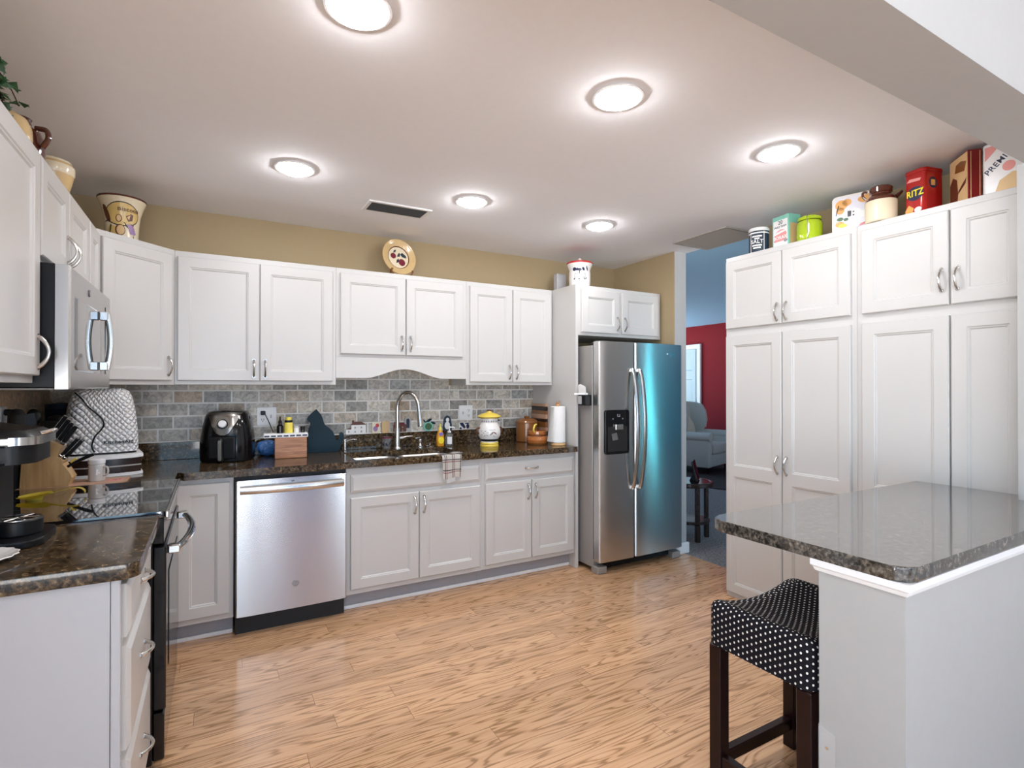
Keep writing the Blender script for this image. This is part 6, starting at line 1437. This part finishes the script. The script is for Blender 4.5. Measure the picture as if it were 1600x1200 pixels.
lettering('PREMIUM', 0.034, 'navy_print', r, fp(r, -0.0512, 0.003, 0.155), dg, up_, bold=0.0002)

# ================================================================== bar stool
SX0, SX1, SY0, SY1 = 2.288, 2.755, -2.962, -2.588
r = root('bar_stool', 'dark wooden saddle stool with a black seat with white dots at the peninsula', 'stool', ((SX0 + SX1) / 2, (SY0 + SY1) / 2, 0))
cx, cy = (SX0 + SX1) / 2, (SY0 + SY1) / 2; w, d = SX1 - SX0, SY1 - SY0
def ztop(x): k = (x - cx) / (w / 2); return 0.600 + 0.044 * k * k
P_, U_ = [], []
def dense(p):
    q = []
    for a, b in zip(p, p[1:] + p[:1]):
        k = 24 if math.hypot(b[0] - a[0], b[1] - a[1]) > 0.1 else 1
        q += [(a[0] + (b[0] - a[0]) * i / k, a[1] + (b[1] - a[1]) * i / k) for i in range(k)]
    return q
per = dense(rrect(w, d, 0.045, 7, cx, cy)); per.append(per[0]); ua = [0]
for (a, b), (c, e) in zip(per, per[1:]): ua.append(ua[-1] + math.hypot(c - a, e - b))
# one continuous wrapped cover: skirt, rounded edge, top; the pattern runs up the skirt and flat over the top
side = []; vacc = 0.0; pk = None
for ins, kz in ((0.006, -0.002), (0.0, 0.0), (0.0, 0.5), (0.0, 0.80), (0.006, 0.90), (0.016, 0.965), (0.03, 0.995), (0.045, 1.0)):
    row, ru = [], []
    if pk is not None: vacc += math.hypot(ins - pk[0], 0.13 * (kz - pk[1]))
    pk = (ins, kz)
    pr = dense(rrect(w - 2 * ins, d - 2 * ins, max(0.012, 0.045 - ins * 0.7), 7, cx, cy)); pr.append(pr[0])
    for i, (x, y) in enumerate(pr):
        zt_ = ztop(x); zb = 0.487; row.append((x, y, zb + (zt_ - zb) * kz)); ru.append((ua[i], vacc))
    side.append((row, ru))
m = MB(MW[r]); T_ = Matrix.Translation((-MW[r].translation.x, -MW[r].translation.y, 0)); m.T = Matrix.Identity(4)
m.sheet([s_[0] for s_ in side], 0, [s_[1] for s_ in side])
G = []; UU = []
x0, x1, y0, y1 = SX0 + 0.045, SX1 - 0.045, SY0 + 0.045, SY1 - 0.045
inner = rrect(w - 0.09, d - 0.09, 0.045 - 0.0315, 7, cx, cy)
# top as strips between matching points of the inner outline (left half to right half), so it meets the rounded edge exactly
n_ = len(inner); cvs = {}
NX = 25
xs = sorted({round(p[0], 6) for p in inner} | {x0 + (x1 - x0) * i / NX for i in range(NX + 1)})
def yspan(x):
    rr = 0.0135; e = max(0.0, abs(x - cx) - ((w - 0.09) / 2 - rr)); h = (d - 0.09) / 2 - rr + math.sqrt(max(0, rr * rr - e * e)); return cy - h, cy + h
for x in xs:
    a, b = yspan(x); G.append([(x, a + (b - a) * j / 14, ztop(x)) for j in range(15)]); UU.append([(x, a + (b - a) * j / 14) for j in range(15)])
m.sheet(G, 0, UU)
bmesh.ops.remove_doubles(m.bm, verts=m.bm.verts, dist=2e-4)
m.build('seat', 'dot_fabric', r, angle=60)
MB().box(SX0 + 0.012, SX1 - 0.012, SY0 + 0.012, SY1 - 0.012, 0.482, 0.486).build('seat_board', 'espresso', r)
lw = 0.046
for x in (SX0 + 0.008, SX1 - 0.008 - lw):
    for y in (SY0 + 0.008, SY1 - 0.008 - lw):
        MB().box(x, x + lw, y, y + lw, 0.0, 0.4815, 0.003).build('leg', 'espresso', r)
zs = 0.115
for y in (SY0 + 0.014, SY1 - 0.014 - 0.03): MB().box(SX0 + 0.008 + lw, SX1 - 0.008 - lw, y, y + 0.03, zs - 0.045, zs, 0.003).build('stretcher', 'espresso', r)
for x in (SX0 + 0.014, SX1 - 0.014 - 0.03): MB().box(x, x + 0.03, SY0 + 0.008 + lw, SY1 - 0.008 - lw, zs - 0.045, zs, 0.003).build('stretcher', 'espresso', r)

# clear corner guards on the low wall
for nm_, y0, y1, z1, lb in (('a', -3.020, -2.974, 0.40, 'clear plastic corner guard on the stool side of the low wall end'), ('b', -3.1915, -3.150, 0.245, 'clear plastic corner guard on the dining side of the low wall end')):
    r = root('corner_guard', lb, 'corner guard', (2.30, (y0 + y1) / 2, 0), 0, 'clear corner guards on the low wall')
    m = MB()
    if nm_ == 'a': m.prism([(y0, 0.0), (y1, 0.0), (y1, z1 + 0.012), (y0, z1)], (2.2975, 0, 0), Y_, Z_, V((0.0022, 0, 0)))
    else:
        m.prism([(y0, 0.0), (y1, 0.0), (y1, z1), (y1 - 0.028, z1 - 0.004), (y0, z1 - 0.012)], (2.2975, 0, 0), Y_, Z_, V((0.0022, 0, 0)))
        m.box(2.2975, 2.335, y0 - 0.0012, y0 + 0.0012, 0.0, z1)
    m.build('guard_strip', 'acrylic', r)
    MB().lathe([(0, 0.0015), (0.004, 0.001), (0.004, 0), (0, 0)], (2.2974, (y0 + y1) / 2, z1 - 0.045), 12, M=Matrix.Rotation(-PI / 2, 3, 'Y')).build('pin', 'chrome', r)

# ================================================================== living room seen through the doorway
tag(MB().prism(rrect(2.6, 1.7, 0.02), (7.6, 2.0, 0.0003), V((0.92, 0.39, 0)), V((-0.39, 0.92, 0)), Z_ * 0.012).build('area_rug', 'rug_dark'), 'dark area rug under the wing chair', 'rug')
tag(MB().prism(rrect(0.75, 0.60, 0.02), (7.95, 1.30, 0.0126), V((0.92, 0.39, 0)), V((-0.39, 0.92, 0)), Z_ * 0.012).build('small_mat', 'rug_white'), 'small white mat lying on the dark area rug', 'mat')
r = root('wing_chair', 'grey upholstered wing chair in the far living room', 'armchair', (7.68, 2.20, 0.0125), R(16))
# local: faces -y
def chairbox(n, *a, mat='upholstery', bev=0.03, par=None): return L(r).box(*a, bev, 3).build(n, mat, par or r)
chairbox('seat_base', -0.36, 0.36, -0.36, 0.36, 0.10, 0.30)
chairbox('seat_cushion', -0.28, 0.28, -0.40, 0.24, 0.305, 0.46, bev=0.04)
for s_ in (-1, 1):
    chairbox('arm', *(sorted((s_ * 0.29, s_ * 0.42))), -0.38, 0.32, 0.10, 0.56, bev=0.03)
    L(r).tube([(s_ * 0.365, -0.39, 0.565), (s_ * 0.365, 0.30, 0.565)], 0.075, 20).build('arm_roll', 'upholstery', r)
    wp = [(0.36, 0.50), (0.30, 0.56), (0.12, 0.60), (0.02, 0.68), (0.0, 0.80), (0.02, 0.95), (0.08, 1.05), (0.20, 1.09), (0.36, 1.10)]
    L(r).prism(wp, (s_ * 0.34 - 0.035, 0, 0), Y_, Z_, V((0.07, 0, 0)), bev=0.015).build('wing', 'upholstery', r)
L(r).prism([(0.22, 0.44), (0.42, 0.40), (0.48, 1.06), (0.44, 1.10), (0.34, 1.10), (0.30, 1.02)], (-0.33, 0, 0), Y_, Z_, V((0.66, 0, 0)), bev=0.02).build('backrest', 'upholstery', r)
for x in (-0.32, 0.32):
    for y in (-0.32, 0.30): L(r).lathe([(0, 0), (0.016, 0), (0.026, 0.10), (0, 0.10)], (x, y, 0), 14).build('leg', 'espresso', r)
tag(L(r).T and MB(MW[r] @ Matrix.Translation((0.02, 0.13, 0.475)) @ Matrix.Rotation(R(-14), 4, 'X')).ball((0, 0, 0.20), 0.20, 0.07, 0.20, 24, 14).build('throw_pillow', 'pillow_cream'), 'cream pillow on the wing chair', 'pillow')
r = root('side_table', 'round dark two-tier side table just beyond the doorway', 'side table', (4.56, -0.46, 0))
TR = 0.205
tt = L(r).lathe([(0, 0.475), (TR - 0.012, 0.475), (TR, 0.482), (TR, 0.508), (TR - 0.008, 0.515), (TR - 0.03, 0.515), (TR - 0.034, 0.511), (0, 0.511)], n=48).build('tabletop', 'dark_wood', r)
L(r).lathe([(0, 0.5112), (TR - 0.035, 0.5112), (TR - 0.035, 0.5145), (0, 0.5145)], n=48).build('glass_inset', 'display_glass' if 'display_glass' in MATS else 'black_gloss', tt)
L(r).lathe([(0, 0.15), (TR - 0.04, 0.15), (TR - 0.035, 0.156), (TR - 0.035, 0.178), (TR - 0.05, 0.180), (0, 0.176)], n=48).build('shelf', 'dark_wood', r)
for i in range(4):
    a = R(-29.3) + PI / 2 * i + 0.10
    c, s_ = math.cos(a), math.sin(a); T2 = MW[r] @ Matrix.Rotation(a, 4, 'Z')
    MB(T2).box(TR - 0.066, TR - 0.030, -0.020, 0.020, 0.0, 0.149, 0.003).box(TR - 0.066, TR - 0.034, -0.018, 0.018, 0.1805, 0.4745, 0.003).build('leg', 'dark_wood', r)
r = root('photo_frame', 'dark tablet-like picture frame leaning on the round side table', 'picture frame', (4.60, -0.52, 0.515), R(35))
T2 = MW[r] @ Matrix.Rotation(R(-14), 4, 'X')
MB(T2).box(-0.085, 0.085, -0.006, 0.006, 0.004, 0.185, 0.002).build('frame_body', 'black_plastic', r)
MB(T2).box(-0.075, 0.075, -0.0075, -0.0062, 0.014, 0.175).build('picture', 'screen_dark', r)
MB(T2).box(0.086, 0.089, -0.006, 0.006, 0.004, 0.185).build('side_edge', 'nickel', r)
L(r).prism([(0.0, 0.0008), (0.075, 0.0008), (0.07, 0.008), (0.03, 0.10), (0.024, 0.10)], (-0.01, 0, 0), Y_, Z_, V((0.02, 0, 0))).build('stand', 'black_plastic', r)
